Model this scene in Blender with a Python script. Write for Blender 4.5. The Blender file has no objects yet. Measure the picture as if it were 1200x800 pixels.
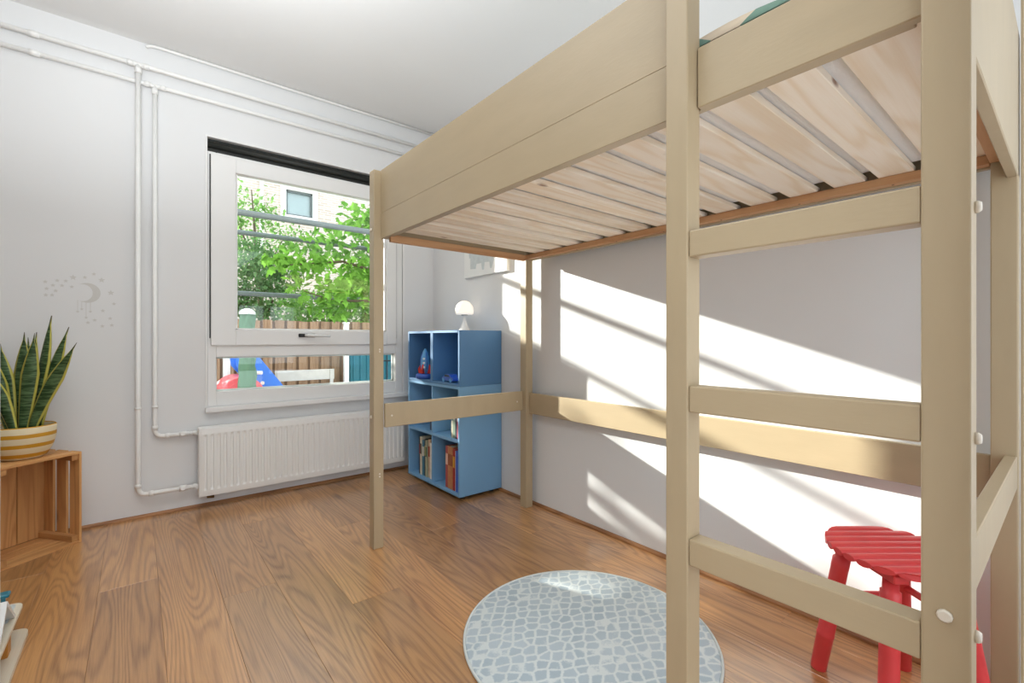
import bpy, bmesh, math, random
from mathutils import Vector, Matrix

random.seed(7)
PI = math.pi
scn = bpy.context.scene
COL = scn.collection

# ---------------------------------------------------------------- camera, light, exposure
cam_d = bpy.data.cameras.new('camera')
cam = bpy.data.objects.new('camera', cam_d)
COL.objects.link(cam)
cam.location = (0, 0, 1.01)
cam.rotation_euler = (PI / 2, 0, math.radians(-39.2))
cam_d.sensor_width = 36.0
cam_d.lens = 16.2
cam_d.shift_y = -2 / 1200
cam_d.clip_start = 0.01
cam_d.clip_end = 200
scn.camera = cam

world = bpy.data.worlds.new('world')
scn.world = world
world.use_nodes = True
bg = world.node_tree.nodes['Background']
bg.inputs['Color'].default_value = (0.86, 0.93, 1.0, 1)
bg.inputs['Strength'].default_value = 2.5

sun_d = bpy.data.lights.new('sun', 'SUN')
sun_d.energy = 15.0
sun_d.angle = math.radians(0.8)
sun_d.color = (1.0, 0.96, 0.90)
sun = bpy.data.objects.new('sun', sun_d)
COL.objects.link(sun)
sun.rotation_euler = Vector((1.0, -2.25, -0.776)).to_track_quat('-Z', 'Y').to_euler()


def area(name, loc, direction, sx, sy, power, color):
    d = bpy.data.lights.new(name, 'AREA')
    d.shape = 'RECTANGLE'
    d.size = sx
    d.size_y = sy
    d.energy = power
    d.color = color
    o = bpy.data.objects.new(name, d)
    COL.objects.link(o)
    o.location = loc
    o.rotation_euler = Vector(direction).to_track_quat('-Z', 'Y').to_euler()
    return o


# unseen fill light, added outside the frame to brighten the ceiling
area('ceiling_fill', (-0.15, 1.40, 1.95), (0.1, 0.15, 1), 0.7, 0.7, 47, (0.91, 0.965, 1.0))

vs = scn.view_settings
scn.display_settings.display_device = 'sRGB'
vs.view_transform = 'Standard'
vs.look = 'None'
vs.exposure = 0.0
vs.gamma = 1.0
vs.use_curve_mapping = False


# ---------------------------------------------------------------- materials
def lin(r, g, b):
    def f(c):
        c /= 255
        return c / 12.92 if c <= 0.04045 else ((c + 0.055) / 1.055) ** 2.4
    return (f(r), f(g), f(b), 1)


class N:
    def __init__(self, name):
        self.m = bpy.data.materials.new(name)
        self.m.use_nodes = True
        self.t = self.m.node_tree
        self.p = self.t.nodes['Principled BSDF']
        self.out = self.t.nodes['Material Output']

    def n(self, kind, **kw):
        nd = self.t.nodes.new(kind)
        for k, v in kw.items():
            if k.startswith('i_'):
                key = k[2:]
                nd.inputs[int(key) if key.isdigit() else key.replace('_', ' ')].default_value = v
            else:
                setattr(nd, k, v)
        return nd

    def l(self, a, ao, b, bi):
        self.t.links.new(a.outputs[ao], b.inputs[bi])

    def math(self, op, a, b=None, c=None):
        nd = self.n('ShaderNodeMath', operation=op)
        for i, v in enumerate((a, b, c)):
            if v is None:
                continue
            if isinstance(v, (int, float)):
                nd.inputs[i].default_value = v
            else:
                self.t.links.new(v, nd.inputs[i])
        return nd.outputs[0]

    def mix(self, fac, a, b, mode='MIX'):
        nd = self.n('ShaderNodeMix', data_type='RGBA', blend_type=mode)
        for i, v in ((0, fac), (6, a), (7, b)):
            if isinstance(v, (int, float)):
                nd.inputs[i].default_value = v
            elif isinstance(v, tuple):
                nd.inputs[i].default_value = v
            else:
                self.t.links.new(v, nd.inputs[i])
        return nd.outputs[2]

    def coords(self, scale=(1, 1, 1), rand=0.0, rot=(0, 0, 0)):
        tc = self.n('ShaderNodeTexCoord')
        v = tc.outputs['Object']
        if rand:
            oi = self.n('ShaderNodeObjectInfo')
            cb = self.n('ShaderNodeCombineXYZ')
            r = self.math('MULTIPLY', oi.outputs['Random'], rand)
            self.t.links.new(r, cb.inputs[0])
            self.t.links.new(self.math('MULTIPLY', oi.outputs['Random'], rand * 1.7), cb.inputs[1])
            self.t.links.new(self.math('MULTIPLY', oi.outputs['Random'], rand * 0.6), cb.inputs[2])
            ad = self.n('ShaderNodeVectorMath', operation='ADD')
            self.t.links.new(v, ad.inputs[0])
            self.t.links.new(cb.outputs[0], ad.inputs[1])
            v = ad.outputs[0]
        mp = self.n('ShaderNodeMapping')
        mp.inputs['Scale'].default_value = scale
        mp.inputs['Rotation'].default_value = rot
        self.t.links.new(v, mp.inputs[0])
        return mp.outputs[0]

    def noise(self, vec, scale, detail=3, rough=0.5, dist=0.0):
        nd = self.n('ShaderNodeTexNoise')
        nd.inputs['Scale'].default_value = scale
        nd.inputs['Detail'].default_value = detail
        nd.inputs['Roughness'].default_value = rough
        nd.inputs['Distortion'].default_value = dist
        self.t.links.new(vec, nd.inputs['Vector'])
        return nd.outputs['Fac']

    def range(self, v, a, b, c=0.0, d=1.0):
        nd = self.n('ShaderNodeMapRange')
        nd.inputs[1].default_value = a
        nd.inputs[2].default_value = b
        nd.inputs[3].default_value = c
        nd.inputs[4].default_value = d
        self.t.links.new(v, nd.inputs[0])
        return nd.outputs[0]

    def bump(self, h, strength, dist=0.002):
        nd = self.n('ShaderNodeBump')
        nd.inputs['Strength'].default_value = strength
        nd.inputs['Distance'].default_value = dist
        self.t.links.new(h, nd.inputs['Height'])
        self.t.links.new(nd.outputs[0], self.p.inputs['Normal'])

    def base(self, c):
        if isinstance(c, tuple):
            self.p.inputs['Base Color'].default_value = c
        else:
            self.t.links.new(c, self.p.inputs['Base Color'])


def sc(c, k):
    return (min(1, c[0] * k), min(1, c[1] * k), min(1, c[2] * k), 1)


def paint(name, rgb, rough=0.5, var=0.05, scale=6, bump=0.06, bscale=120, stretch=(1, 1, 1), metal=0.0, rand=0.0):
    q = N(name)
    c = lin(*rgb)
    v = q.coords(stretch, rand)
    f = q.noise(v, scale, 4)
    q.base(q.mix(q.range(f, 0.3, 0.7), sc(c, 1 - var), sc(c, 1 + var)))
    q.p.inputs['Roughness'].default_value = rough
    q.p.inputs['Metallic'].default_value = metal
    if bump:
        q.bump(q.noise(v, bscale, 3), bump)
    return q.m


def wood(name, light, dark, axis, rings=26, ringmix=0.55, knot=None, rough=0.5, tone=0.0, fibre=0.25, width_scale=6.0,
         spread=0.5, bump=0.1, knot_scale=2.2, spec=0.5, kmix=0.6, coat=0.0):
    """Grain from the contour lines of a stretched noise field, with fine fibres and knots."""
    q = N(name)
    s = [width_scale] * 3
    s[axis] = width_scale * 0.09
    v = q.coords(tuple(s), 37.0)
    field = q.noise(v, 1.0, 2, 0.45, 0.25)
    ring = q.math('SINE', q.math('MULTIPLY', field, rings * 2 * PI / 2))
    ring = q.range(ring, -1.0, 1.0)
    ring = q.math('POWER', ring, 1.8)
    s2 = [260.0] * 3
    s2[axis] = 7.0
    fib = q.noise(q.coords(tuple(s2), 37.0), 1.0, 3, 0.6)
    s3 = [9.0] * 3
    s3[axis] = 1.0
    blot = q.noise(q.coords(tuple(s3), 37.0), 1.0, 3, 0.5)
    L, D = lin(*light), lin(*dark)
    fac = q.math('ADD', q.math('MULTIPLY', ring, ringmix), q.math('MULTIPLY', q.range(fib, 0.35, 0.7), fibre))
    fac = q.math('ADD', fac, q.math('MULTIPLY', q.range(blot, 0.3, 0.75, -0.5, 1.0), spread * 0.4))
    cm = q.n('ShaderNodeClamp')
    q.t.links.new(fac, cm.inputs[0])
    col = q.mix(cm.outputs[0], L, D)
    if tone:
        oi = q.n('ShaderNodeObjectInfo')
        k = q.range(oi.outputs['Random'], 0, 1, 1 - tone, 1 + tone * 0.6)
        cb = q.n('ShaderNodeCombineColor')
        for i in range(3):
            q.t.links.new(k, cb.inputs[i])
        col = q.mix(1.0, col, cb.outputs[0], 'MULTIPLY')
    if knot:
        s4 = [knot_scale * 2.0] * 3
        s4[axis] = knot_scale * 0.75
        vo = q.n('ShaderNodeTexVoronoi', feature='F1')
        vo.inputs['Scale'].default_value = 1.0
        q.t.links.new(q.coords(tuple(s4), 37.0), vo.inputs['Vector'])
        nn = q.noise(q.coords((30, 30, 30), 37.0), 1.0, 2)
        dist = q.math('ADD', vo.outputs['Distance'], q.math('MULTIPLY', nn, 0.06))
        kf = q.range(dist, 0.06, 0.125, 1.0, 0.0)
        col = q.mix(q.math('MULTIPLY', kf, kmix), col, lin(*knot))
    q.base(col)
    q.p.inputs['Roughness'].default_value = rough
    q.p.inputs['Specular IOR Level'].default_value = spec
    if coat:
        q.p.inputs['Coat Weight'].default_value = coat
        q.p.inputs['Coat Roughness'].default_value = 0.24
        q.p.inputs['Coat IOR'].default_value = 1.8
    if bump:
        h = q.math('ADD', q.math('MULTIPLY', fib, 0.7), q.math('MULTIPLY', ring, -0.5))
        q.bump(h, bump, 0.001)
    return q.m


def glass_mat(name):
    q = N(name)
    q.t.nodes.remove(q.p)
    tr = q.n('ShaderNodeBsdfTransparent')
    tr.inputs[0].default_value = (0.96, 0.985, 0.975, 1)
    gl = q.n('ShaderNodeBsdfGlossy')
    gl.inputs['Roughness'].default_value = 0.0
    fr = q.n('ShaderNodeFresnel')
    fr.inputs[0].default_value = 1.45
    mx = q.n('ShaderNodeMixShader')
    q.l(fr, 0, mx, 0)
    q.l(tr, 0, mx, 1)
    q.l(gl, 0, mx, 2)
    q.l(mx, 0, q.out, 0)
    return q.m


def leaf_mat(name, a, b, trans=0.45):
    q = N(name)
    q.t.nodes.remove(q.p)
    g = q.n('ShaderNodeNewGeometry')
    ca, cb_ = lin(*a), lin(*b)
    tc = q.n('ShaderNodeTexCoord')
    f = q.noise(tc.outputs['Object'], 3.0, 2)
    k = q.math('ADD', q.math('MULTIPLY', g.outputs['Random Per Island'], 0.6), q.math('MULTIPLY', f, 0.4))
    col = q.mix(k, ca, cb_)
    df = q.n('ShaderNodeBsdfDiffuse')
    tl = q.n('ShaderNodeBsdfTranslucent')
    q.t.links.new(col, df.inputs[0])
    q.t.links.new(col, tl.inputs[0])
    mx = q.n('ShaderNodeMixShader')
    mx.inputs[0].default_value = trans
    q.l(df, 0, mx, 1)
    q.l(tl, 0, mx, 2)
    q.l(mx, 0, q.out, 0)
    return q.m


def oak_floor():
    return wood('oak_floor', (206, 152, 96), (120, 74, 40), 1, rings=64, ringmix=0.36, knot=(84, 48, 26), rough=0.3, tone=0.24,
                fibre=0.3, width_scale=5.0, spread=0.7, bump=0.2, knot_scale=1.35, spec=0.6, coat=0.7)


M = {}
M['wall'] = paint('wall_paint', (230, 230, 230), 0.75, 0.015, 1.5, 0.08, 180)
M['bounce_brown'] = paint('bounce_wall_brown', (124, 110, 96), 0.8, 0.03, 2, 0.08, 150)  # brown put on the unseen left wall to dim and warm its bounce
M['ceiling'] = paint('ceiling_paint', (236, 235, 233), 0.8, 0.01, 1.5, 0.05, 150)
M['oak'] = oak_floor()
M['oak_strip'] = wood('oak_strip', (176, 124, 78), (120, 76, 44), 1, rough=0.5)
M['oak_strip_x'] = wood('oak_strip_x', (176, 124, 78), (120, 76, 44), 0, rough=0.5)
M['cream'] = paint('cream_bed_paint', (180, 161, 130), 0.42, 0.03, 5, 0.12, 40, (4, 4, 1))
M['cream_y'] = paint('cream_bed_paint_long', (180, 161, 130), 0.42, 0.03, 5, 0.12, 40, (4, 1, 4))
M['cap'] = paint('cap_plastic', (226, 216, 200), 0.35, 0.02)
M['pine'] = wood('pine_slat', (249, 238, 222), (232, 208, 174), 0, rings=16, ringmix=0.5, knot=(128, 78, 44), rough=0.6, tone=0.06,
                 fibre=0.15, width_scale=9.0, spread=0.4, bump=0.05, knot_scale=4.6, kmix=0.85)
M['ledger'] = wood('pine_ledger', (208, 162, 118), (176, 122, 80), 1, rings=16, ringmix=0.5, knot=(110, 66, 40), rough=0.6, fibre=0.2)
M['ledger_x'] = wood('pine_ledger_cross', (208, 162, 118), (176, 122, 80), 0, rings=16, ringmix=0.5, knot=(110, 66, 40), rough=0.6, fibre=0.2)
M['pvc'] = paint('window_plastic', (236, 235, 233), 0.3, 0.012, 3, 0.02, 60)
M['radiator'] = paint('radiator_enamel', (241, 240, 237), 0.35, 0.012, 3, 0.02, 80)
M['pipe'] = paint('pipe_enamel', (244, 243, 240), 0.4, 0.02, 12, 0.08, 60)
M['brass'] = paint('old_brass', (120, 92, 60), 0.4, 0.1, 30, 0.05, 90, metal=0.7)
M['dark'] = paint('blind_dark', (36, 38, 34), 0.6, 0.06, 20, 0.1, 200)
M['dark_gap'] = paint('rubber_dark', (24, 24, 24), 0.7, 0.05)
M['steel'] = paint('brushed_steel', (176, 176, 172), 0.28, 0.04, 40, 0.03, 90, metal=0.9)
M['glass'] = glass_mat('window_glass')
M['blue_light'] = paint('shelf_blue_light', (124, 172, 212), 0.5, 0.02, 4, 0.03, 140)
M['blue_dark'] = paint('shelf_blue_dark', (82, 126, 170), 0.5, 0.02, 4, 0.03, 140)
M['black'] = paint('black_plastic', (30, 30, 32), 0.5, 0.05)
M['red'] = paint('red_stool_paint', (224, 68, 70), 0.42, 0.07, 14, 0.12, 60)
M['crate'] = wood('crate_pine', (222, 168, 108), (184, 124, 72), 2, rings=18, ringmix=0.45, knot=(96, 54, 30), rough=0.6, tone=0.1,
                  fibre=0.2, width_scale=8.0, knot_scale=3.0)
M['crate_x'] = wood('crate_pine_cross', (222, 168, 108), (184, 124, 72), 0, rings=18, ringmix=0.45, knot=(96, 54, 30), rough=0.6, tone=0.1,
                    fibre=0.2, width_scale=8.0, knot_scale=3.0)
M['crate_y'] = wood('crate_pine_batten', (210, 158, 100), (172, 114, 64), 1, rings=18, ringmix=0.45, rough=0.6, tone=0.1, fibre=0.2)
M['soil'] = paint('soil', (70, 50, 36), 0.95, 0.3, 60, 0.6, 90)
M['lamp'] = paint('lamp_white', (244, 240, 234), 0.25, 0.01)
q_ = N('lamp_shade_glow')
q_.base(lin(246, 240, 230))
q_.p.inputs['Emission Color'].default_value = (1.0, 0.84, 0.68, 1)
q_.p.inputs['Emission Strength'].default_value = 0.55
M['lamp_glow'] = q_.m
M['decal'] = paint('decal_grey', (212, 210, 206), 0.7, 0.02, 20, 0.0)
M['birch'] = wood('birch_ply', (232, 220, 200), (206, 190, 164), 1, rings=14, ringmix=0.4, rough=0.5, fibre=0.2)
M['orange_wood'] = paint('orange_wood', (196, 130, 52), 0.5, 0.08, 20, 0.05, 60)
M['toy_blue'] = paint('toy_blue', (70, 172, 204), 0.4, 0.04)
M['toy_teal'] = paint('toy_teal', (40, 120, 140), 0.4, 0.04)
M['toy_royal'] = paint('toy_royal', (54, 92, 180), 0.4, 0.05)
M['toy_sky'] = paint('toy_sky', (92, 156, 204), 0.4, 0.05)
M['toy_red'] = paint('toy_red', (214, 66, 56), 0.4, 0.05)
M['toy_white'] = paint('toy_white', (232, 232, 230), 0.4, 0.02)
M['grey_print'] = paint('grey_print', (206, 212, 213), 0.8, 0.06, 40, 0.0)
M['canvas'] = paint('canvas_white', (240, 240, 238), 0.8, 0.01, 10, 0.1, 400)
M['mattress'] = paint('mattress_white', (236, 234, 232), 0.9, 0.02, 8, 0.9, 38, (1, 5, 1))
M['paper'] = paint('book_paper', (226, 220, 206), 0.9, 0.04, 60, 0.1, 200)
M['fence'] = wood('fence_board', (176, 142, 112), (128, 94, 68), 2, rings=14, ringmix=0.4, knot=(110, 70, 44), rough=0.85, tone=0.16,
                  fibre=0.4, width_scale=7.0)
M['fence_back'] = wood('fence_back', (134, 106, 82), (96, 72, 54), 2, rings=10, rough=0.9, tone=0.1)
M['galv'] = paint('galvanised_steel', (104, 112, 112), 0.5, 0.06, 20, 0.05, 60, metal=0.3)
M['white_post'] = paint('white_post', (240, 238, 230), 0.6, 0.03, 8, 0.08, 60)
M['reflection_grey'] = paint('reflection_grey', (206, 200, 190), 0.7, 0.06, 12, 0.1, 60)  # colour of the planks that imitate a pane reflection
M['green_tarp'] = paint('green_tarp', (92, 126, 100), 0.8, 0.12, 12, 0.5, 30)
M['tarp_white'] = paint('tarp_white', (232, 236, 232), 0.7, 0.04, 12, 0.2, 30)
M['slide_blue'] = paint('slide_blue', (58, 124, 226), 0.4, 0.04, 5, 0.02)
M['slide_red'] = paint('slide_red', (234, 98, 106), 0.4, 0.04, 5, 0.02)
M['teal_box'] = paint('teal_box', (40, 112, 124), 0.5, 0.06, 5, 0.05)
M['paving'] = paint('paving', (186, 180, 170), 0.9, 0.1, 6, 0.3, 40)
M['bark'] = paint('bark', (96, 80, 62), 0.9, 0.2, 10, 0.6, 30)
M['leaf_bright'] = leaf_mat('leaf_bright', (58, 108, 32), (134, 182, 78), 0.34)
M['leaf_dark'] = leaf_mat('leaf_dark', (52, 94, 46), (128, 164, 108), 0.25)
M['leaf_mid'] = leaf_mat('leaf_mid', (84, 134, 56), (140, 178, 100), 0.4)
M['curtain'] = paint('curtain_white', (232, 240, 246), 0.9, 0.02)
M['render'] = paint('house_trim', (240, 238, 234), 0.8, 0.02)


def brick_mat():
    q = N('house_brick')
    tc = q.n('ShaderNodeTexCoord')
    mp = q.n('ShaderNodeMapping')
    mp.inputs['Rotation'].default_value = (PI / 2, 0, 0)
    q.t.links.new(tc.outputs['Object'], mp.inputs[0])
    b = q.n('ShaderNodeTexBrick')
    b.inputs['Color1'].default_value = lin(218, 200, 186)
    b.inputs['Color2'].default_value = lin(198, 178, 162)
    b.inputs['Mortar'].default_value = lin(226, 220, 212)
    b.inputs['Scale'].default_value = 1.0
    b.inputs['Brick Width'].default_value = 0.24
    b.inputs['Row Height'].default_value = 0.075
    b.inputs['Mortar Size'].default_value = 0.012
    q.t.links.new(mp.outputs[0], b.inputs['Vector'])
    q.base(b.outputs['Color'])
    q.p.inputs['Roughness'].default_value = 0.9
    return q.m


def rug_mat():
    q = N('rug_weave')
    v = q.coords((22.5, 28, 1), rot=(0, 0, math.radians(38)))
    vo = q.n('ShaderNodeTexVoronoi', feature='DISTANCE_TO_EDGE')
    vo.inputs['Scale'].default_value = 1.0
    vo.inputs['Randomness'].default_value = 0.5
    q.t.links.new(v, vo.inputs['Vector'])
    v2 = q.n('ShaderNodeTexVoronoi', feature='F1')
    v2.inputs['Scale'].default_value = 1.0
    v2.inputs['Randomness'].default_value = 0.5
    q.t.links.new(v, v2.inputs['Vector'])
    sep = q.n('ShaderNodeSeparateColor')
    q.t.links.new(v2.outputs['Color'], sep.inputs[0])
    fuzz = q.noise(q.coords((1, 1, 1)), 160, 3)
    d = q.math('ADD', vo.outputs['Distance'], q.math('MULTIPLY', q.math('SUBTRACT', fuzz, 0.5), 0.2))
    k = q.range(d, 0.06, 0.15)
    patch = q.noise(q.coords((1, 1, 1)), 3.5, 2)
    cell = q.mix(q.math('MULTIPLY', q.math('ADD', sep.outputs[0], q.range(patch, 0.35, 0.65)), 0.5), lin(164, 178, 187), lin(184, 195, 202))
    col = q.mix(k, lin(208, 214, 214), cell)
    q.base(col)
    q.p.inputs['Roughness'].default_value = 0.95
    q.bump(q.math('ADD', q.math('MULTIPLY', fuzz, 0.8), q.math('MULTIPLY', k, -0.4)), 0.5, 0.004)
    return q.m


def stripe_mat():
    q = N('pot_stripes')
    tc = q.n('ShaderNodeTexCoord')
    sp = q.n('ShaderNodeSeparateXYZ')
    q.t.links.new(tc.outputs['Object'], sp.inputs[0])
    nz = q.noise(tc.outputs['Object'], 9, 2)
    z = q.math('ADD', sp.outputs[2], q.math('MULTIPLY', nz, 0.005))
    m = q.math('MODULO', q.math('ADD', z, -0.016 + 0.046), 0.046)
    k = q.math('LESS_THAN', m, 0.0175)
    q.base(q.mix(k, lin(232, 216, 180), lin(206, 150, 34)))
    q.p.inputs['Roughness'].default_value = 0.55
    return q.m


def snake_mat():
    """Sansevieria blade: dark cross-banded middle and yellow margins; the u coordinate runs across the blade."""
    q = N('snake_plant_blade')
    uv = q.n('ShaderNodeUVMap')
    sp = q.n('ShaderNodeSeparateXYZ')
    q.t.links.new(uv.outputs[0], sp.inputs[0])
    e = q.math('ABSOLUTE', q.math('SUBTRACT', sp.outputs[0], 0.5))
    tc = q.coords((14, 14, 95), 20)
    band = q.noise(tc, 1.0, 3, 0.6, 0.6)
    mid = q.mix(q.range(band, 0.42, 0.6), lin(38, 66, 32), lin(96, 124, 82))
    k = q.range(e, 0.36, 0.41)
    col = q.mix(k, mid, lin(196, 188, 84))
    q.base(q.mix(q.range(sp.outputs[1], 0.93, 0.985), col, lin(92, 82, 66)))
    q.p.inputs['Roughness'].default_value = 0.45
    return q.m


def duvet_mat():
    q = N('duvet_print')
    v = q.coords((5.5, 5.5, 5.5), rot=(0.0, 0.0, 0.6))
    ck = q.n('ShaderNodeTexChecker')
    ck.inputs['Scale'].default_value = 1.0
    ck.inputs['Color1'].default_value = lin(124, 156, 140)
    ck.inputs['Color2'].default_value = lin(226, 208, 184)
    q.t.links.new(v, ck.inputs['Vector'])
    q.base(ck.outputs[0])
    q.p.inputs['Roughness'].default_value = 0.9
    q.bump(q.noise(q.coords((1, 1, 1)), 9, 3), 0.4, 0.02)
    return q.m


M['brick'] = brick_mat()
M['rug'] = rug_mat()
M['rug_edge'] = paint('rug_edge', (206, 210, 208), 0.9, 0.05, 40, 0.3, 90)
M['stripe'] = stripe_mat()
M['snake'] = snake_mat()
M['duvet'] = duvet_mat()


# ---------------------------------------------------------------- mesh helpers
def nb():
    return bmesh.new()


def box(bm, x0, x1, y0, y1, z0, z1, bev=0.0, seg=1, mat4=None):
    t = bmesh.new()
    vs_ = [t.verts.new((x, y, z)) for x in (x0, x1) for y in (y0, y1) for z in (z0, z1)]
    for f in ((0, 1, 3, 2), (4, 6, 7, 5), (0, 4, 5, 1), (2, 3, 7, 6), (0, 2, 6, 4), (1, 5, 7, 3)):
        t.faces.new([vs_[i] for i in f])
    if bev:
        bmesh.ops.bevel(t, geom=t.edges[:], offset=bev, segments=seg, affect='EDGES', profile=0.5)
    merge(bm, t, mat4)


def merge(bm, t, mat4=None):
    if mat4 is not None:
        t.transform(mat4)
    t.verts.index_update()
    uvs = t.loops.layers.uv.active
    uvd = None
    if uvs:
        uvd = bm.loops.layers.uv.active or bm.loops.layers.uv.new('UVMap')
    vm = [bm.verts.new(v.co) for v in t.verts]
    for f in t.faces:
        try:
            nf = bm.faces.new([vm[v.index] for v in f.verts])
            nf.smooth = f.smooth
            if uvs:
                for la, lb in zip(nf.loops, f.loops):
                    la[uvd].uv = lb[uvs].uv
        except ValueError:
            pass
    t.free()


def tube(bm, pts, r, seg=10, smooth=True):
    pts = [Vector(p) for p in pts]
    rs = r if isinstance(r, (list, tuple)) else [r] * len(pts)
    rings = []
    up0 = None
    for i, p in enumerate(pts):
        if i == 0:
            d = pts[1] - p
        elif i == len(pts) - 1:
            d = p - pts[i - 1]
        else:
            d = (pts[i + 1] - p).normalized() + (p - pts[i - 1]).normalized()
        d.normalize()
        if up0 is None:
            up0 = Vector((0, 0, 1)) if abs(d.z) < 0.9 else Vector((1, 0, 0))
        a = d.cross(up0)
        if a.length < 1e-4:
            a = d.cross(Vector((0, 1, 0)))
        a.normalize()
        b = a.cross(d).normalized()
        up0 = b
        rings.append([bm.verts.new(p + (a * math.cos(2 * PI * k / seg) + b * math.sin(2 * PI * k / seg)) * rs[i]) for k in range(seg)])
    for i in range(len(rings) - 1):
        for k in range(seg):
            f = bm.faces.new((rings[i][k], rings[i + 1][k], rings[i + 1][(k + 1) % seg], rings[i][(k + 1) % seg]))
            f.smooth = smooth
    bm.faces.new(rings[0])
    bm.faces.new(list(reversed(rings[-1])))


def lathe(bm, prof, cx, cy, seg=24, smooth=True, mat4=None):
    t = bmesh.new()
    rings = []
    for r, z in prof:
        if r < 1e-6:
            rings.append([t.verts.new((cx, cy, z))])
        else:
            rings.append([t.verts.new((cx + r * math.cos(2 * PI * k / seg), cy + r * math.sin(2 * PI * k / seg), z)) for k in range(seg)])
    for a, b in zip(rings, rings[1:]):
        for k in range(seg):
            q = [a[k % len(a)], a[(k + 1) % len(a)], b[(k + 1) % len(b)], b[k % len(b)]]
            u = []
            for v in q:
                if v not in u:
                    u.append(v)
            if len(u) > 2:
                f = t.faces.new(u)
                f.smooth = smooth
    if len(rings[0]) > 1:
        t.faces.new(list(reversed(rings[0])))
    if len(rings[-1]) > 1:
        t.faces.new(rings[-1])
    merge(bm, t, mat4)


def prism(bm, outline, z0, z1, mat4=None, bev=0.0):
    t = bmesh.new()
    lo = [t.verts.new((x, y, z0)) for x, y in outline]
    hi = [t.verts.new((x, y, z1)) for x, y in outline]
    n = len(outline)
    t.faces.new(list(reversed(lo)))
    t.faces.new(hi)
    for i in range(n):
        t.faces.new((lo[i], lo[(i + 1) % n], hi[(i + 1) % n], hi[i]))
    if bev:
        bmesh.ops.bevel(t, geom=t.edges[:], offset=bev, segments=2, affect='EDGES', profile=0.5)
    merge(bm, t, mat4)


# turns a prism drawn in (x, y) and raised along z into one drawn in (world x, world z) and raised along -y
XZ = Matrix.Rotation(PI / 2, 4, 'X')
# the same for drawings in (world y, world z), raised along +x
YZ = Matrix(((0, 0, 1, 0), (1, 0, 0, 0), (0, 1, 0, 0), (0, 0, 0, 1)))


def worigin(o):
    v = Vector((0, 0, 0))
    while o is not None:
        v += o.location
        o = o.parent
    return v


def obj(name, bm, m, parent=None, loc=None, local=False, kind=None, label=None):
    """Links a bmesh drawn in world coordinates (or in the parent's own frame when local) as one mesh object."""
    me = bpy.data.meshes.new(name)
    bmesh.ops.recalc_face_normals(bm, faces=bm.faces[:])
    if not local:
        org = worigin(parent) if parent is not None else Vector((0, 0, 0))
        if loc is not None:
            org = Vector(loc)
        bm.transform(Matrix.Translation(-org))
    bm.to_mesh(me)
    bm.free()
    me.materials.append(M[m] if isinstance(m, str) else m)
    o = bpy.data.objects.new(name, me)
    COL.objects.link(o)
    if parent is not None:
        o.parent = parent
        if loc is not None and not local:
            o.location = Vector(loc) - worigin(parent)
    elif loc is not None:
        o.location = loc
    if kind:
        o['kind'] = kind
    if label:
        o['label'] = label
    return o


def thing(name, label, cat, loc=(0, 0, 0), rotz=0.0, group=None, kind=None):
    o = bpy.data.objects.new(name, None)
    o.empty_display_size = 0.1
    COL.objects.link(o)
    o.location = loc
    o.rotation_euler = (0, 0, rotz)
    if label:
        o['label'] = label
    if cat:
        o['category'] = cat
    if group:
        o['group'] = group
    if kind:
        o['kind'] = kind
    return o


def tag(o, label, cat, group=None):
    o['label'] = label
    o['category'] = cat
    if group:
        o['group'] = group
    return o


def one(name, m, parent, *args, **kw):
    b = nb()
    box(b, *args, **kw)
    return obj(name, b, m, parent)


# ---------------------------------------------------------------- room shell
WY, WX, LX, NY, CZ = 3.36, 1.90, -1.10, 0.035, 2.70     # window wall, right wall, left wall, near wall, ceiling
floor = obj('floor', (lambda b: (box(b, LX - 0.1, WX + 0.1, -0.6, WY + 0.1, -0.12, -0.016), b)[1])(nb()), 'oak_strip', kind='structure',
            label='wide oak plank floor of the bedroom')
floor['category'] = 'floor'
PW = 0.19
row = 0
x = 0.642 - PW * 10
while x < WX - 0.001:
    x1 = min(x + PW, WX)
    x0 = max(x, LX)
    if x1 > LX + 0.01:
        y = -0.6
        off = (0.35 + 0.77 * row) % 1.9
        cuts = [-0.6] + [c for c in (off - 0.6, off + 1.3, off + 3.2) if -0.45 < c < WY - 0.1] + [WY]
        for a, b_ in zip(cuts, cuts[1:]):
            bm = nb()
            box(bm, x0 + 0.0002, x1 - 0.0002, a + 0.0002, b_ - 0.0002, -0.016, 0.0, 0.0008)
            obj('plank', bm, 'oak', floor, loc=((x0 + x1) / 2, (a + b_) / 2, 0))
    row += 1
    x += PW

WX0, WX1, WZ0, WZ1 = 0.334, 1.629, 0.600, 2.252      # window opening
b = nb()
box(b, LX - 0.1, WX0, WY, WY + 0.14, -0.1, CZ + 0.02)
box(b, WX1, WX + 0.12, WY, WY + 0.14, -0.1, CZ + 0.02)
box(b, WX0, WX1, WY, WY + 0.14, -0.1, WZ0)
box(b, WX0, WX1, WY, WY + 0.14, WZ1, CZ + 0.02)
obj('wall_back', b, 'wall', kind='structure')
b = nb()
box(b, WX, WX + 0.12, -0.6, WY, -0.1, CZ + 0.02)
obj('wall_right', b, 'wall', kind='structure')
b = nb()
box(b, LX - 0.12, LX, -0.6, WY, -0.1, CZ + 0.02)
obj('wall_left', b, 'bounce_brown', kind='structure')
b = nb()
DX0, DX1, DZ = -0.15, 0.775, 2.08
box(b, LX, DX0, -0.09, NY, 0.0, CZ)
box(b, DX1, 0.90, -0.6, -0.5, 0.0, CZ)  # unseen alcove and window opening added here to let fill light in
box(b, 1.82, WX, -0.6, -0.5, 0.0, CZ)
box(b, 0.90, 1.82, -0.6, -0.5, 0.0, 0.35)
box(b, 0.90, 1.82, -0.6, -0.5, 2.25, CZ)
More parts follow.
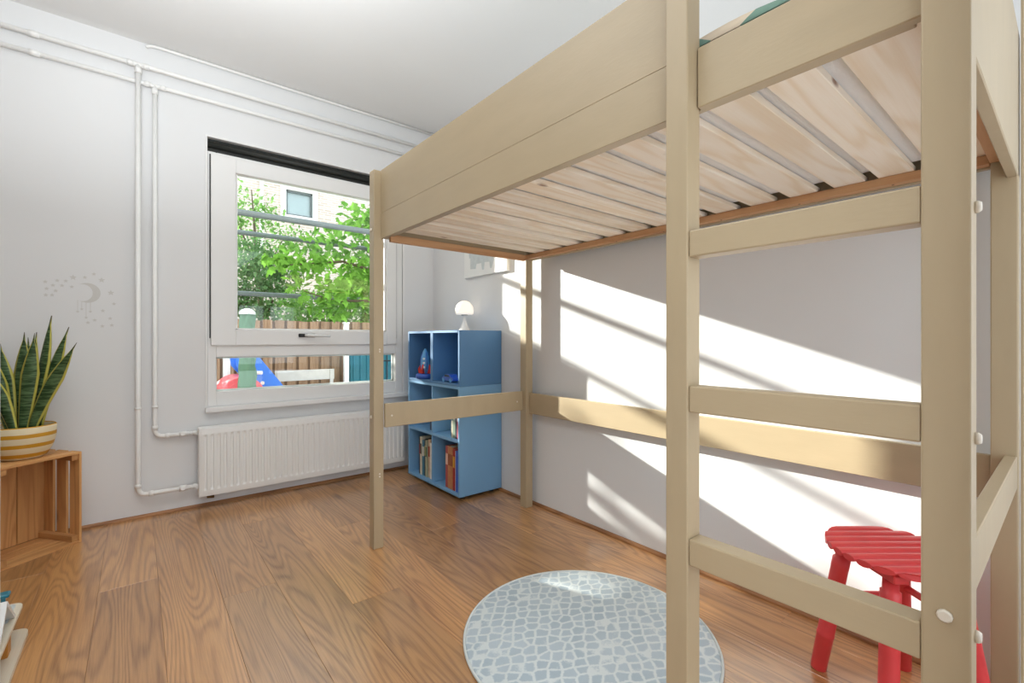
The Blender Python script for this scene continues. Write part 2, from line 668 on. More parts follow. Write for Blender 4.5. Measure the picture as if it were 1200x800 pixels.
box(b, DX1, DX1 + 0.06, -0.5, NY, 0.0, CZ)
box(b, DX0, DX1, -0.09, NY, DZ, CZ)
obj('wall_front', b, 'wall', kind='structure')
b = nb()
box(b, LX - 0.12, WX + 0.12, -0.6, WY + 0.14, CZ, CZ + 0.1)
obj('ceiling', b, 'ceiling', kind='structure')
# skirting strips of oak along the two walls in view
b = nb()
prism(b, [(WX, 0.0), (WX - 0.014, 0.0), (WX - 0.013, 0.008), (WX - 0.007, 0.015), (WX, 0.017)], -WY, -0.04, XZ)
obj('baseboard_right', b, 'oak_strip', kind='structure')
b = nb()
prism(b, [(WY, 0.0), (WY - 0.014, 0.0), (WY - 0.013, 0.008), (WY - 0.007, 0.015), (WY, 0.017)], LX, WX - 0.014, YZ)
obj('baseboard_back', b, 'oak_strip_x', kind='structure')
# doorway the picture is taken through: jamb lining, open white door leaf
b = nb()
box(b, DX1 - 0.014, DX1, -0.10, NY + 0.0045, 0, DZ, 0.002)
obj('trim_1', b, 'cream', kind='structure')
b = nb()
box(b, DX0, DX0 + 0.004, -0.10, NY + 0.002, 0, DZ, 0.001)
obj('trim_2', b, 'pvc', kind='structure')
dr = thing('door_1', None, None, (DX0, 0.05, 0), kind='structure')
one('leaf', 'pvc', dr, -0.187, -0.1475, 0.05, 0.955, 0.008, 2.06, bev=0.002)
hb = nb()
tube(hb, [(-0.187, 0.88, 1.03), (-0.235, 0.88, 1.03), (-0.24, 0.87, 1.03), (-0.24, 0.77, 1.03)], 0.009)
obj('handle', hb, 'steel', dr)

# ---------------------------------------------------------------- window
win = thing('window_1', None, None, (0.98, WY, WZ0), kind='structure')
FY0, FY1 = WY + 0.004, WY + 0.075
b = nb()
box(b, WX0 + 0.003, WX0 + 0.05, FY0, FY1, WZ0, 2.168, 0.003)
box(b, WX1 - 0.06, WX1 - 0.003, FY0, FY1, WZ0, 2.168, 0.003)
box(b, WX0 + 0.05, WX1 - 0.06, FY0, FY1, WZ0, 0.688, 0.003)
box(b, WX0 + 0.05, WX1 - 0.06, FY0, FY1, 0.902, 1.0, 0.003)
box(b, WX0 + 0.05, WX1 - 0.06, FY0, FY1, 2.10, 2.168, 0.003)
obj('frame', b, 'pvc', win)
b = nb()
box(b, WX0 + 0.05, WX1 - 0.06, FY0 + 0.05, FY0 + 0.06, 0.688, 0.698)
box(b, WX0 + 0.05, WX1 - 0.06, FY0 + 0.05, FY0 + 0.06, 0.892, 0.902)
box(b, WX0 + 0.05, WX0 + 0.058, FY0 + 0.05, FY0 + 0.06, 0.688, 0.902)
box(b, WX1 - 0.068, WX1 - 0.06, FY0 + 0.05, FY0 + 0.06, 0.688, 0.902)
obj('glazing_bead', b, 'pvc', win)
one('pane', 'glass', win, WX0 + 0.05, WX1 - 0.06, FY0 + 0.042, FY0 + 0.046, 0.688, 0.902)
# opening sash, a little proud of the frame
b = nb()
SX0, SX1, SZ0, SZ1 = WX0 + 0.02, 1.572, 0.975, 2.150
GX0, GX1, GZ0, GZ1 = 0.487, 1.492, 1.074, 2.060
SY0, SY1 = WY - 0.012, WY + 0.055
box(b, SX0, GX0, SY0, SY1, SZ0, SZ1, 0.003)
box(b, GX1, SX1, SY0, SY1, SZ0, SZ1, 0.003)
box(b, GX0, GX1, SY0, SY1, SZ0, GZ0, 0.003)
box(b, GX0, GX1, SY0, SY1, GZ1, SZ1, 0.003)
# inner bead step around the glass
box(b, GX0, GX0 + 0.012, SY0 + 0.02, SY1, GZ0, GZ1, 0.002)
box(b, GX1 - 0.012, GX1, SY0 + 0.02, SY1, GZ0, GZ1, 0.002)
box(b, GX0, GX1, SY0 + 0.02, SY1, GZ0, GZ0 + 0.01, 0.002)
sash = obj('sash', b, 'pvc', win)
one('pane', 'glass', sash, GX0, GX1, SY0 + 0.034, SY0 + 0.038, GZ0, GZ1)
b = nb()
box(b, SX0 - 0.006, SX0, WY - 0.002, WY + 0.004, 1.02, 2.15)
box(b, SX1, SX1 + 0.005, WY - 0.002, WY + 0.004, 1.02, 2.15)
obj('gasket', b, 'dark_gap', win)
# handle: black rose and a pale lever
b = nb()
box(b, 0.855, 0.965, SY0 - 0.012, SY0, 1.028, 1.052, 0.004)
hd = obj('handle_plate', b, 'black', win)
b = nb()
tube(b, [(0.90, SY0 - 0.012, 1.04), (0.90, SY0 - 0.04, 1.04), (0.91, SY0 - 0.048, 1.04), (1.05, SY0 - 0.05, 1.036)], [0.009, 0.009, 0.011, 0.009])
obj('handle', b, 'toy_white', hd)
# dark slot of the folded roller blind over the sash
b = nb()
box(b, WX0 + 0.003, WX1 - 0.003, WY + 0.03, WY + 0.07, 2.168, WZ1)
tube(b, [(WX0 + 0.005, WY + 0.022, 2.215), (WX1 - 0.005, WY + 0.022, 2.215)], 0.02)
obj('blind_cassette', b, 'dark', win)
b = nb()
box(b, WX0 - 0.008, WX1 + 0.008, WY - 0.006, WY + 0.002, WZ1, WZ1 + 0.012, 0.001)
box(b, WX0 - 0.008, WX0 + 0.003, WY - 0.006, WY + 0.002, WZ0, WZ1, 0.001)
box(b, WX1 - 0.003, WX1 + 0.012, WY - 0.006, WY + 0.002, WZ0, WZ1, 0.001)
obj('casing', b, 'pvc', win)
b = nb()
box(b, WX0 - 0.01, WX1 + 0.04, WY - 0.045, WY + 0.02, WZ0 - 0.032, WZ0 - 0.002, 0.005, 2)
obj('sill', b, 'pvc', win)
b = nb()
box(b, WX0 - 0.03, WX1 + 0.03, WY + 0.075, WY + 0.20, WZ0 - 0.03, WZ0 - 0.005)
obj('outer_sill', b, 'galv', win)

# ---------------------------------------------------------------- radiator, pipes, conduit
rad = thing('radiator', 'white flat panel radiator with vertical flutes under the window', 'radiator', (0.93, 3.29, 0.078))
RX0, RX1, RZ0, RZ1, RYf = 0.285, 1.60, 0.078, 0.484, 3.268
b = nb()
nfl = 38
pitch = (RX1 - RX0 - 0.03) / nfl
cols = [(RX0, 0.012), (RX0 + 0.003, 0.003), (RX0 + 0.015, 0.0)]
for i in range(nfl):
    u = RX0 + 0.015 + i * pitch
    cols += [(u + pitch * 0.30, 0.0), (u + pitch * 0.42, 0.006), (u + pitch * 0.72, 0.006), (u + pitch * 0.84, 0.0)]
cols += [(RX1 - 0.015, 0.0), (RX1 - 0.003, 0.003), (RX1, 0.012)]
rows = [(RZ0, 0, 0.012), (RZ0 + 0.003, 0, 0.003), (RZ0 + 0.035, 0, 0), (RZ0 + 0.05, 1, 0), (RZ1 - 0.05, 1, 0), (RZ1 - 0.035, 0, 0), (RZ1 - 0.003, 0, 0.003), (RZ1, 0, 0.012)]
grid = []
for z, k, e in rows:
    grid.append([b.verts.new((xx, RYf + max(e, dep * (k if dep == 0.006 else 1)), z)) for xx, dep in cols])
for r0, r1 in zip(grid, grid[1:]):
    for i in range(len(r0) - 1):
        f = b.faces.new((r0[i], r0[i + 1], r1[i + 1], r1[i]))
obj('front_panel', b, 'radiator', rad)
b = nb()
box(b, RX0 + 0.002, RX1 - 0.002, RYf + 0.011, RYf + 0.022, RZ0 + 0.002, RZ1 - 0.002, 0.002)
box(b, RX0 + 0.01, RX1 - 0.01, RYf + 0.056, RYf + 0.070, RZ0 + 0.005, RZ1 - 0.005, 0.002)
obj('back_panel', b, 'radiator', rad)
b = nb()
box(b, RX0 + 0.002, RX1 - 0.002, RYf + 0.014, RYf + 0.072, RZ1 - 0.006, RZ1 + 0.004, 0.002)
obj('top_grille', b, 'radiator', rad)
for xx in (RX0, RX1 - 0.004):
    one('side_cover', 'radiator', rad, xx, xx + 0.004, RYf + 0.012, RYf + 0.072, RZ0 + 0.004, RZ1, bev=0.001)
b = nb()
tube(b, [(0.335, RYf + 0.03, RZ0 + 0.01), (0.335, RYf + 0.03, RZ0 - 0.012), (0.365, RYf + 0.03, RZ0 - 0.014)], 0.009, 8)
obj('drain_cap', b, 'brass', rad)
for xx in (0.55, 1.35):
    one('wall_bracket', 'radiator', rad, xx, xx + 0.03, RYf + 0.07, WY - 0.0005, 0.12, 0.45)


def elbow(p, q, r, n=5):
    """Points of a bend from p to q around corner r."""
    p, q, r = Vector(p), Vector(q), Vector(r)
    return [((1 - t) ** 2) * p + 2 * t * (1 - t) * r + t * t * q for t in [i / n for i in range(n + 1)]]


def heating_pipe(x, y, ztop, zlow, label, rad_r):
    t = thing('heating_pipe', label, 'pipe', (x, y, zlow))
    r = rad_r
    b = nb()
    pts = [(x, y, ztop)] + elbow((x, y, zlow + 0.045), (x + 0.045, y, zlow), (x, y, zlow)) + [(0.245, y, zlow)]
    tube(b, pts, r, 12)
    obj('riser', b, 'pipe', t)
    b = nb()
    tube(b, [(LX, y, ztop), (WX, y, ztop)], r, 12)
    obj('header', b, 'pipe', t)
    for pa, pb in (((x, y, zlow + 0.04), (x, y, zlow + 0.062)), ((x + 0.045, y, zlow), (x + 0.068, y, zlow)), ((x - 0.05, y, ztop), (x - 0.02, y, ztop)),
                   ((x + 0.02, y, ztop), (x + 0.05, y, ztop)), ((x, y, ztop - 0.05), (x, y, ztop - 0.015)), ((-0.42, y, ztop), (-0.38, y, ztop)), ((x, y, 0.62), (x, y, 0.632))):
        b = nb()
        tube(b, [pa, pb], r * 1.28, 12)
        obj('coupling', b, 'pipe', t)
    b = nb()
    tube(b, [(0.195, y, zlow), (0.23, y, zlow)], r * 1.35, 10)
    tube(b, [(0.228, y, zlow), (0.262, y - 0.0, zlow)], r * 1.0, 6)
    tube(b, [(0.262, y, zlow), (0.272, y, zlow), (0.286, y - 0.025, zlow)], r * 1.2, 8)
    tube(b, [(0.212, y - 0.004, zlow), (0.212, y - 0.028, zlow + 0.004)], r * 0.85, 8)
    obj('valve', b, 'pipe', t)
    for zz in (1.9, 1.2, 0.62):
        b = nb()
        box(b, x - 0.006, x + 0.006, y, WY - 0.0005, zz - 0.008, zz + 0.008)
        obj('pipe_clip', b, 'pipe', t)
    return t


heating_pipe(0.008, 3.318, 2.548, 0.140, 'outer white heating pipe with the higher ceiling run, bending low to the radiator foot', 0.0125)
heating_pipe(0.083, 3.336, 2.461, 0.455, 'inner white heating pipe with the lower wall run, bending to the radiator top', 0.0115)
b = nb()
tube(b, elbow((0.045, 3.345, 2.672), (0.10, 3.34, 2.689), (0.055, 3.342, 2.690)) + [(0.6, 3.34, 2.689), (1.2, 3.338, 2.688), (1.895, 3.335, 2.689)], 0.0085, 8)
tag(obj('cable', b, 'pipe', loc=(0.045, 3.345, 2.672)), 'thin white cable fixed along the ceiling edge above the window', 'cable')

# ---------------------------------------------------------------- loft bed
bed = thing('loft_bed', 'cream painted wooden loft bed with side ladder and pine slats', 'bed', (1.37, 1.14, 0))
PX0, PX1 = 0.885, 0.935
BX1 = 1.862
posts_front = [(2.136, 2.19, 1.83), (0.510, 0.561, 1.83), (0.091, 0.144, 1.83)]
for y0, y1, zt in posts_front:
    one('post', 'cream', bed, PX0, PX1, y0, y1, 0, zt, bev=0.003, seg=2)
for y0, y1 in ((2.085, 2.14), (0.098, 0.150)):
    one('post', 'cream', bed, BX1 - 0.052, BX1, y0, y1, 0, 1.83, bev=0.003, seg=2)
# long front: lower board, guard board, short rail over the ladder
one('side_board', 'cream_y', bed, 0.920, 0.940, 0.565, 2.134, 1.500, 1.6225, bev=0.0009)
one('guard_board', 'cream_y', bed, 0.920, 0.940, 0.565, 2.134, 1.6228, 1.832, bev=0.0009)
one('ladder_rail', 'cream_y', bed, 0.920, 0.940, 0.146, 0.508, 1.500, 1.627, bev=0.002)
for zc in (0.248, 0.569, 0.887, 1.209):
    one('rung', 'cream_y', bed, 0.889, 0.931, 0.1445, 0.5095, zc - 0.0275, zc + 0.0275, bev=0.003, seg=2)
# far end: lower rail, upper end board
one('end_rail', 'cream', bed, 0.935, 1.811, 2.116, 2.134, 0.585, 0.700, bev=0.002)
one('end_board', 'cream', bed, 0.941, 1.811, 2.098, 2.132, 1.500, 1.83, bev=0.002)
# near end: lower rail, upper end board
one('end_rail', 'cream', bed, 0.935, 1.812, 0.100, 0.124, 0.615, 0.700, bev=0.002)
one('end_board', 'cream', bed, 0.935, 1.845, 0.098, 0.120, 1.445, 1.83, bev=0.002)
# back: lower rail, carrying rail, guard board
one('back_rail', 'cream_y', bed, 1.832, 1.854, 0.151, 2.084, 0.567, 0.690, bev=0.002)
one('back_board', 'cream_y', bed, 1.832, 1.854, 0.151, 2.084, 1.485, 1.610, bev=0.002)
one('guard_board', 'cream_y', bed, 1.832, 1.854, 0.151, 2.084, 1.640, 1.832, bev=0.002)
one('ledger', 'ledger', bed, 1.797, 1.832, 0.151, 2.084, 1.489, 1.514, bev=0.0015)
one('ledger', 'cream_y', bed, 0.9405, 0.958, 0.16, 2.09, 1.504, 1.514, bev=0.0015)
one('ledger', 'ledger_x', bed, 0.945, 1.797, 2.074, 2.096, 1.480, 1.514, bev=0.0015)
one('ledger', 'ledger_x', bed, 0.945, 1.797, 0.122, 0.150, 1.489, 1.514, bev=0.0015)
# slats, each its own object sharing one mesh
smesh = None
gaps = [0.297, 0.403, 0.535, 0.669, 0.806, 0.938, 1.073, 1.210, 1.340, 1.480, 1.622, 1.763, 1.890, 2.02]
for i, (ga, gb_) in enumerate(zip(gaps, gaps[1:])):
    yc = (ga + gb_) / 2
    if smesh is None:
        b = nb()
        box(b, 0.950, 1.826, yc - 0.043, yc + 0.043, 1.5145, 1.533, 0.0015)
        o = obj('slat', b, 'pine', bed, loc=(1.388, yc, 1.524))
        smesh = o.data
    else:
        o = bpy.data.objects.new('slat', smesh)
        COL.objects.link(o)
        o.parent = bed
        o.location = Vector((1.388, yc, 1.524)) - bed.location
b = nb()
box(b, 0.950, 1.826, 0.155, 0.268, 1.5145, 1.533, 0.0015)
obj('slat', b, 'pine', bed, loc=(1.388, 0.21, 1.524))


def cap(p, axis, r=0.009, th=0.006):
    b = nb()
    d = Vector((-1, 0, 0)) if axis == 'x' else Vector((0, -1, 0))
    p = Vector(p)
    tube(b, [p, p + d * th * 0.55, p + d * th], [r, r, r * 0.72], 12)
    obj('bolt_cap', b, 'cap', bed)


cap((PX0, 0.118, 0.621), 'x')
for z in (1.197, 0.871, 0.592):
    cap((0.918, 0.091, z), 'y', 0.0085, 0.007)
cap((PX0, 2.165, 1.543), 'x', 0.008)
cap((PX0, 2.165, 0.635), 'x', 0.008)
for z, xx in ((0.952, 0.915), (0.963, 0.915), (0.36, 0.915), (0.347, 0.915)):
    cap((xx, 2.136, z), 'y', 0.004, 0.001)
cap((0.968, 2.116, 0.640), 'y', 0.005, 0.002)
cap((1.765, 2.116, 0.640), 'y', 0.005, 0.002)
for y0 in (0.36, 0.62, 0.9, 1.16, 1.42, 1.68, 1.95):
    b = nb()
    tube(b, [(1.815, y0, 1.4895), (1.815, y0, 1.4880)], 0.0035, 8)
    obj('screw', b, 'brass', bed)

# mattress and duvet resting in the bed
b = nb()
nx, ny = 24, 54
mx0, mx1, my0, my1 = 0.962, 1.824, 0.17, 2.06
vtop, vbot = [], []
for j in range(ny + 1):
    for i in range(nx + 1):
        u, v = i / nx, j / ny
        xx, yy = mx0 + (mx1 - mx0) * u, my0 + (my1 - my0) * v
        e = min(min(u, 1 - u) * 14, min(v, 1 - v) * 26, 1)
        rnd = math.sqrt(1 - (1 - e) ** 2)
        puff = 0.003 * math.sin(xx * 52) * math.sin(yy * 44)
        vbot.append(b.verts.new((xx, yy, 1.5345 + 0.035 * (1 - rnd) + max(0, puff))))
        vtop.append(b.verts.new((xx, yy, 1.645 - 0.035 * (1 - rnd) + puff)))
w = nx + 1
for j in range(ny):
    for i in range(nx):
        k = j * w + i
        f1 = b.faces.new((vbot[k], vbot[k + w], vbot[k + w + 1], vbot[k + 1]))
        f2 = b.faces.new((vtop[k], vtop[k + 1], vtop[k + w + 1], vtop[k + w]))
        f1.smooth = f2.smooth = True
for j in range(ny):
    for k in (j * w, j * w + nx):
        b.faces.new((vbot[k], vbot[k + w], vtop[k + w], vtop[k]))
for i in range(nx):
    for k in (i, ny * w + i):
        b.faces.new((vbot[k], vbot[k + 1], vtop[k + 1], vtop[k]))
tag(obj('mattress', b, 'mattress', loc=(1.39, 1.11, 1.534)), 'white quilted mattress lying on the pine slats of the loft bed', 'mattress')

b = nb()
nx, ny = 30, 40
rows_ = []
for j in range(ny + 1):
    r_ = []
    for i in range(nx + 1):
        u, v = i / nx, j / ny
        xx, yy = 0.950 + 0.86 * u, 0.20 + 1.20 * v
        e = min(min(u, 1 - u) * 8, min(v, 1 - v) * 9, 1)
        rnd = math.sqrt(max(0, 1 - (1 - e) ** 2))
        z = 1.648 + 0.050 * rnd + rnd * (0.012 * math.sin(xx * 9 + yy * 7) + 0.010 * math.sin(yy * 17 - xx * 6) + 0.018 * v)
        r_.append(b.verts.new((xx, yy, z)))
    rows_.append(r_)
for r0, r1 in zip(rows_, rows_[1:]):
    for i in range(nx):
        f = b.faces.new((r0[i], r0[i + 1], r1[i + 1], r1[i]))
        f.smooth = True
edge_loop = rows_[0] + [r[-1] for r in rows_[1:]] + list(reversed(rows_[-1]))[1:] + [r[0] for r in reversed(rows_[1:-1])]
b.faces.new(list(reversed(edge_loop)))
tag(obj('duvet', b, 'duvet', loc=(1.38, 0.8, 1.648)), 'sage green and beige printed duvet on the loft bed mattress', 'duvet')

# ---------------------------------------------------------------- shelves
SXa, SXb, SYa, SYb = 1.563, 1.896, 2.436, 3.134
low = thing('shelf_unit', 'light blue four compartment shelf on small feet against the right wall', 'shelf', (1.73, 2.785, 0))
T = 0.018
one('side_panel', 'blue_light', low, SXa, SXb, SYa, SYa + T, 0.022, 0.715, bev=0.0015)
one('side_panel', 'blue_light', low, SXa, SXb, SYb - T, SYb, 0.022, 0.715, bev=0.0015)
one('bottom_panel', 'blue_light', low, SXa, SXb, SYa + T, SYb - T, 0.022, 0.022 + T, bev=0.0015)
one('top_panel', 'blue_light', low, SXa, SXb, SYa + T, SYb - T, 0.715 - T, 0.715, bev=0.0015)
one('shelf_board', 'blue_light', low, SXa + 0.002, SXb - 0.01, SYa + T, SYb - T, 0.358, 0.376, bev=0.0015)
for z0, z1 in ((0.041, 0.357), (0.377, 0.696)):
    one('divider', 'blue_light', low, SXa + 0.003, SXb - 0.01, 2.778, 2.792, z0, z1, bev=0.0015)
one('back_panel', 'blue_light', low, SXb - 0.009, SXb - 0.001, SYa + T, SYb - T, 0.041, 0.696)
for xx in (SXa + 0.05, SXb - 0.05):
    for yy in (SYa + 0.05, SYb - 0.05):
        b = nb()
        tube(b, [(xx, yy, 0.0), (xx, yy, 0.022)], 0.018, 12)
        obj('foot', b, 'black', low)


def cube_unit(y0, y1, label):
    t = thing('shelf_cube', label, 'shelf', (1.73, (y0 + y1) / 2, 0.716))
    z0, z1 = 0.716, 1.071
    one('side_panel', 'blue_dark', t, SXa, SXb, y0, y0 + 0.016, z0, z1, bev=0.0015)
    one('side_panel', 'blue_dark', t, SXa, SXb, y1 - 0.016, y1, z0, z1, bev=0.0015)
    one('bottom_panel', 'blue_dark', t, SXa, SXb, y0 + 0.016, y1 - 0.016, z0, z0 + 0.016, bev=0.0015)
    one('top_panel', 'blue_dark', t, SXa, SXb, y0 + 0.016, y1 - 0.016, z1 - 0.016, z1, bev=0.0015)
    one('back_panel', 'blue_dark', t, SXb - 0.009, SXb - 0.001, y0 + 0.016, y1 - 0.016, z0 + 0.016, z1 - 0.016)
    return t


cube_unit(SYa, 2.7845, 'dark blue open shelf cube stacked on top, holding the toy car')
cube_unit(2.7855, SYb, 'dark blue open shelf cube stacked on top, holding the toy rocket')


def cover(rgb):
    k = 'cover_%d_%d_%d' % rgb
    if k not in M:
        M[k] = paint(k, rgb, 0.55, 0.14, 30, 0.05, 90)
    return k


def book(y0, th, z0, h, dep, rgb, label, group, band=None, x0=1.64, lean=0.0):
    t = thing('book', label, 'book', (x0 + dep / 2, y0 + th / 2, z0), group=group)
    m = cover(rgb)
    b = nb()
    box(b, x0, x0 + dep, y0, y0 + 0.0018, z0, z0 + h, 0.0005)
    box(b, x0, x0 + dep, y0 + th - 0.0018, y0 + th, z0, z0 + h, 0.0005)
    box(b, x0, x0 + 0.0022, y0, y0 + th, z0, z0 + h, 0.0006)
    obj('cover', b, m, t)
    one('page_block', 'paper', t, x0 + 0.0025, x0 + dep - 0.004, y0 + 0.002, y0 + th - 0.002, z0 + 0.003, z0 + h - 0.004)
    if band:
        b = nb()
        box(b, x0 - 0.0004, x0 + 0.001, y0 + 0.001, y0 + th - 0.001, z0 + h * 0.55, z0 + h * 0.82)
        obj('spine_label', b, cover(band), t)
    return t


G1 = 'books in the lower far compartment'
z = 0.0405
specs = [
    (0.022, .262, (40, 44, 48), 'thin black book, last from the divider in the lower far compartment', (150, 60, 50)),
    (0.026, .272, (222, 214, 192), 'cream book with dark band in the lower far compartment', (80, 76, 70)),
    (0.030, .250, (74, 128, 150), 'teal blue book in the lower far compartment', (214, 210, 196)),
    (0.022, .262, (60, 64, 60), 'charcoal spined book between pale ones in the lower far compartment', (196, 190, 120)),
    (0.028, .258, (176, 178, 150), 'sage and cream book in the lower far compartment', (84, 110, 84)),
    (0.036, .268, (208, 178, 148), 'broad beige book in the lower far compartment', (170, 80, 60)),
    (0.030, .250, (232, 228, 220), 'white book beside the black one near the middle divider', None),
    (0.034, .238, (34, 40, 42), 'thick black book standing against the middle divider', None)]
yy = 2.795
for th, h, rgb, lab, band in reversed(specs):
    book(yy, th - 0.002, z, h, 0.19, rgb, lab, G1, band, x0=1.588 + random.uniform(0, 0.012))
    yy += th
G2 = 'books in the lower near compartment'
yy = 2.478
for th, h, rgb, lab, band in [
        (0.030, .262, (52, 92, 196), 'bright blue book nearest the outer side panel, lower near compartment', None),
        (0.012, .258, (230, 230, 232), 'thin white book beside the bright blue book', None),
        (0.024, .268, (178, 54, 50), 'red spined book beside the thin white book', (220, 160, 60)),
        (0.062, .275, (190, 128, 84), 'thick brown orange patterned book, widest in its compartment', (150, 84, 54)),
        (0.034, .272, (168, 76, 74), 'dusty red patterned book left of the thick brown one', (226, 190, 170))]:
    book(yy, th - 0.002, z, h, 0.20, rgb, lab, G2, band, x0=1.580 + random.uniform(0, 0.01))
    yy += th
G3 = 'books in the middle near compartment'
yy = 2.474
for th, h, rgb, lab, band in [
        (0.026, .205, (206, 90, 96), 'pink red book in the compartment behind the bed end rail', (240, 220, 214)),
        (0.020, .215, (58, 66, 84), 'dark slate book in the compartment behind the bed end rail', None),
        (0.026, .210, (150, 172, 150), 'pale green book in the compartment behind the bed end rail', (226, 222, 200)),
        (0.024, .200, (204, 200, 176), 'cream book in the compartment behind the bed end rail', (120, 150, 160))]:
    book(yy, th - 0.002, 0.3765, h, 0.18, rgb, lab, G3, band, x0=1.585)
    yy += th
G4 = 'books in the middle far compartment'
yy = 2.795
for th, h, rgb, lab, band in [
        (0.034, .212, (206, 196, 176), 'cream book with a dark top band, middle far compartment', (60, 56, 52)),
        (0.026, .202, (150, 52, 48), 'dark red book in the middle far compartment', (210, 190, 170)),
        (0.022, .195, (70, 84, 110), 'navy book in the middle far compartment', None)]:
    book(yy, th - 0.002, 0.3765, h, 0.18, rgb, lab, G4, band, x0=1.60)
    yy += th

# toy rocket in the far cube
rk = thing('toy_rocket', 'blue and red toy rocket on a round blue base in a shelf cube', 'toy', (1.612, 2.965, 0.733))
b = nb()
lathe(b, [(0.062, 0.733), (0.066, 0.738), (0.066, 0.76), (0.058, 0.768), (0.0, 0.768)], 1.612, 2.965, 24)
obj('base', b, 'toy_royal', rk)
b = nb()
lathe(b, [(0.02, 0.768), (0.030, 0.80), (0.034, 0.84), (0.030, 0.885), (0.018, 0.92), (0.005, 0.945), (0.0, 0.948)], 1.612, 2.965, 18)
bodyo = obj('body', b, 'toy_sky', rk)
for k in range(4):
    a = k * PI / 2 + 0.6
    b = nb()
    prism(b, [(0.018, 0.768), (0.050, 0.768), (0.056, 0.80), (0.034, 0.835), (0.028, 0.82)], -0.006, 0.006,
          Matrix.Translation((1.612, 2.965, 0)) @ Matrix.Rotation(a, 4, 'Z') @ XZ, 0.002)
    obj('fin', b, 'toy_red', rk)
for zz in (0.815, 0.845, 0.875):
    b = nb()
    tube(b, [(1.612 - 0.022, 2.965 - 0.024, zz), (1.612 - 0.0265, 2.965 - 0.029, zz)], 0.008, 12)
    obj('porthole', b, 'toy_white', rk)
b = nb()
for k in range(4):
    a = k * PI / 2 + 1.4
    tube(b, [(1.612 + r_ * math.cos(a), 2.965 + r_ * math.sin(a), zz) for r_, zz in ((0.0305, 0.80), (0.035, 0.84), (0.031, 0.885), (0.019, 0.92))], 0.003, 6)
obj('trim_line', b, 'toy_royal', rk)

# toy car in the near cube
tc_ = thing('toy_car', 'small blue toy car parked in the near shelf cube', 'toy', (1.61, 2.6050, 0.733))
b = nb()
prism(b, [(2.5450, 0.741), (2.6800, 0.741), (2.6830, 0.760), (2.6550, 0.766), (2.6400, 0.783), (2.5850, 0.783), (2.5700, 0.766), (2.5430, 0.762)], 1.580, 1.638, YZ, 0.004)
obj('body', b, 'toy_royal', tc_)
b = nb()
prism(b, [(2.5770, 0.768), (2.6470, 0.768), (2.6380, 0.780), (2.5870, 0.780)], 1.5785, 1.6395, YZ)
obj('car_window', b, 'black', tc_)
for xx in (1.577, 1.634):
    for yy in (2.5700, 2.6550):
        b = nb()
        tube(b, [(xx, yy, 0.7455), (xx + 0.007, yy, 0.7455)], 0.0125, 14)
        obj('wheel', b, 'toy_sky', tc_)

# table lamp on the shelf
lp = thing('table_lamp', 'white mushroom table lamp standing on top of the blue shelves', 'lamp', (1.80, 2.74, 1.0712))
b = nb()
lathe(b, [(0.050, 1.0712), (0.050, 1.0735), (0.040, 1.082), (0.024, 1.108), (0.013, 1.14), (0.008, 1.172), (0.007, 1.186), (0.0, 1.186)], 1.80, 2.74, 28)
obj('base', b, 'lamp', lp)
b = nb()
tube(b, [(1.80, 2.74, 1.182), (1.80, 2.74, 1.190)], 0.024, 16)
obj('collar', b, 'steel', lp)
b = nb()
prof = [(0.0, 1.189), (0.054, 1.189), (0.061, 1.193)]
prof += [(0.0645 * math.cos(a), 1.215 + 0.072 * math.sin(a)) for a in [i * PI / 2 / 9 - 0.28 * (1 - i / 9) for i in range(10)]]
lathe(b, prof[:-1] + [(0.0, 1.287)], 1.80, 2.74, 28)
obj('lamp_shade', b, 'lamp_glow', lp)

# picture on the right wall
pc = thing('canvas_picture', 'white canvas picture with pale grey animal print above the shelves', 'picture', (1.888, 2.605, 1.462))
one('canvas', 'canvas', pc, 1.876, 1.8995, 2.352, 2.858, 1.462, 2.02, bev=0.002)
b = nb()
for pts in ([(2.775, 1.60), (2.50, 1.60), (2.495, 1.555), (2.52, 1.50), (2.535, 1.50), (2.545, 1.545), (2.60, 1.55), (2.61, 1.50), (2.63, 1.50), (2.64, 1.548), (2.70, 1.55), (2.71, 1.515), (2.775, 1.52)],
            [(2.79, 1.60), (2.48, 1.60), (2.46, 1.66), (2.50, 1.74), (2.62, 1.78), (2.74, 1.75), (2.80, 1.68)]):
    prism(b, pts, 1.8748, 1.8765, YZ)
obj('print', b, 'grey_print', pc)

# ---------------------------------------------------------------- crate, plant
ca = thing('wooden_crate', 'pine crate standing on end with open front, under the plant', 'crate', (-0.211, 3.150, 0), math.atan2(-0.609, -0.793))
CW, CD, CH = 0.325, 0.245, 0.452


def lone(name, m, parent, *args, **kw):
    b = nb()
    box(b, *args, **kw)
    return obj(name, b, m, parent, local=True)


for x0 in (0.0, CW - 0.011):
    for y0, y1 in ((-0.0, -0.064), (-0.088, -0.152), (-0.176, -CD)):
        lone('side_slat', 'crate', ca, x0, x0 + 0.011, y1, y0, 0.0, CH, bev=0.001)
for x0 in (0.012, 0.122, 0.223):
    w_ = 0.107 if x0 < 0.1 else 0.099 if x0 < 0.2 else 0.09
    lone('back_board', 'crate', ca, x0, x0 + w_, -CD, -CD + 0.010, 0.012, CH - 0.012, bev=0.001)
for zz in (0.0, CH - 0.011):
    for y0, y1 in ((-0.0, -0.070), (-0.080, -0.150), (-0.160, -CD + 0.011)):
        lone('end_slat', 'crate_x', ca, 0.0115, CW - 0.0115, y1, y0, zz, zz + 0.011, bev=0.001)
for x0 in (0.0115, CW - 0.0395):
    for zz in (0.0115, CH - 0.0395):
        lone('batten', 'crate_y', ca, x0, x0 + 0.028, -CD + 0.012, -0.006, zz, zz + 0.028 if zz < 0.2 else CH - 0.0115, bev=0.0015)

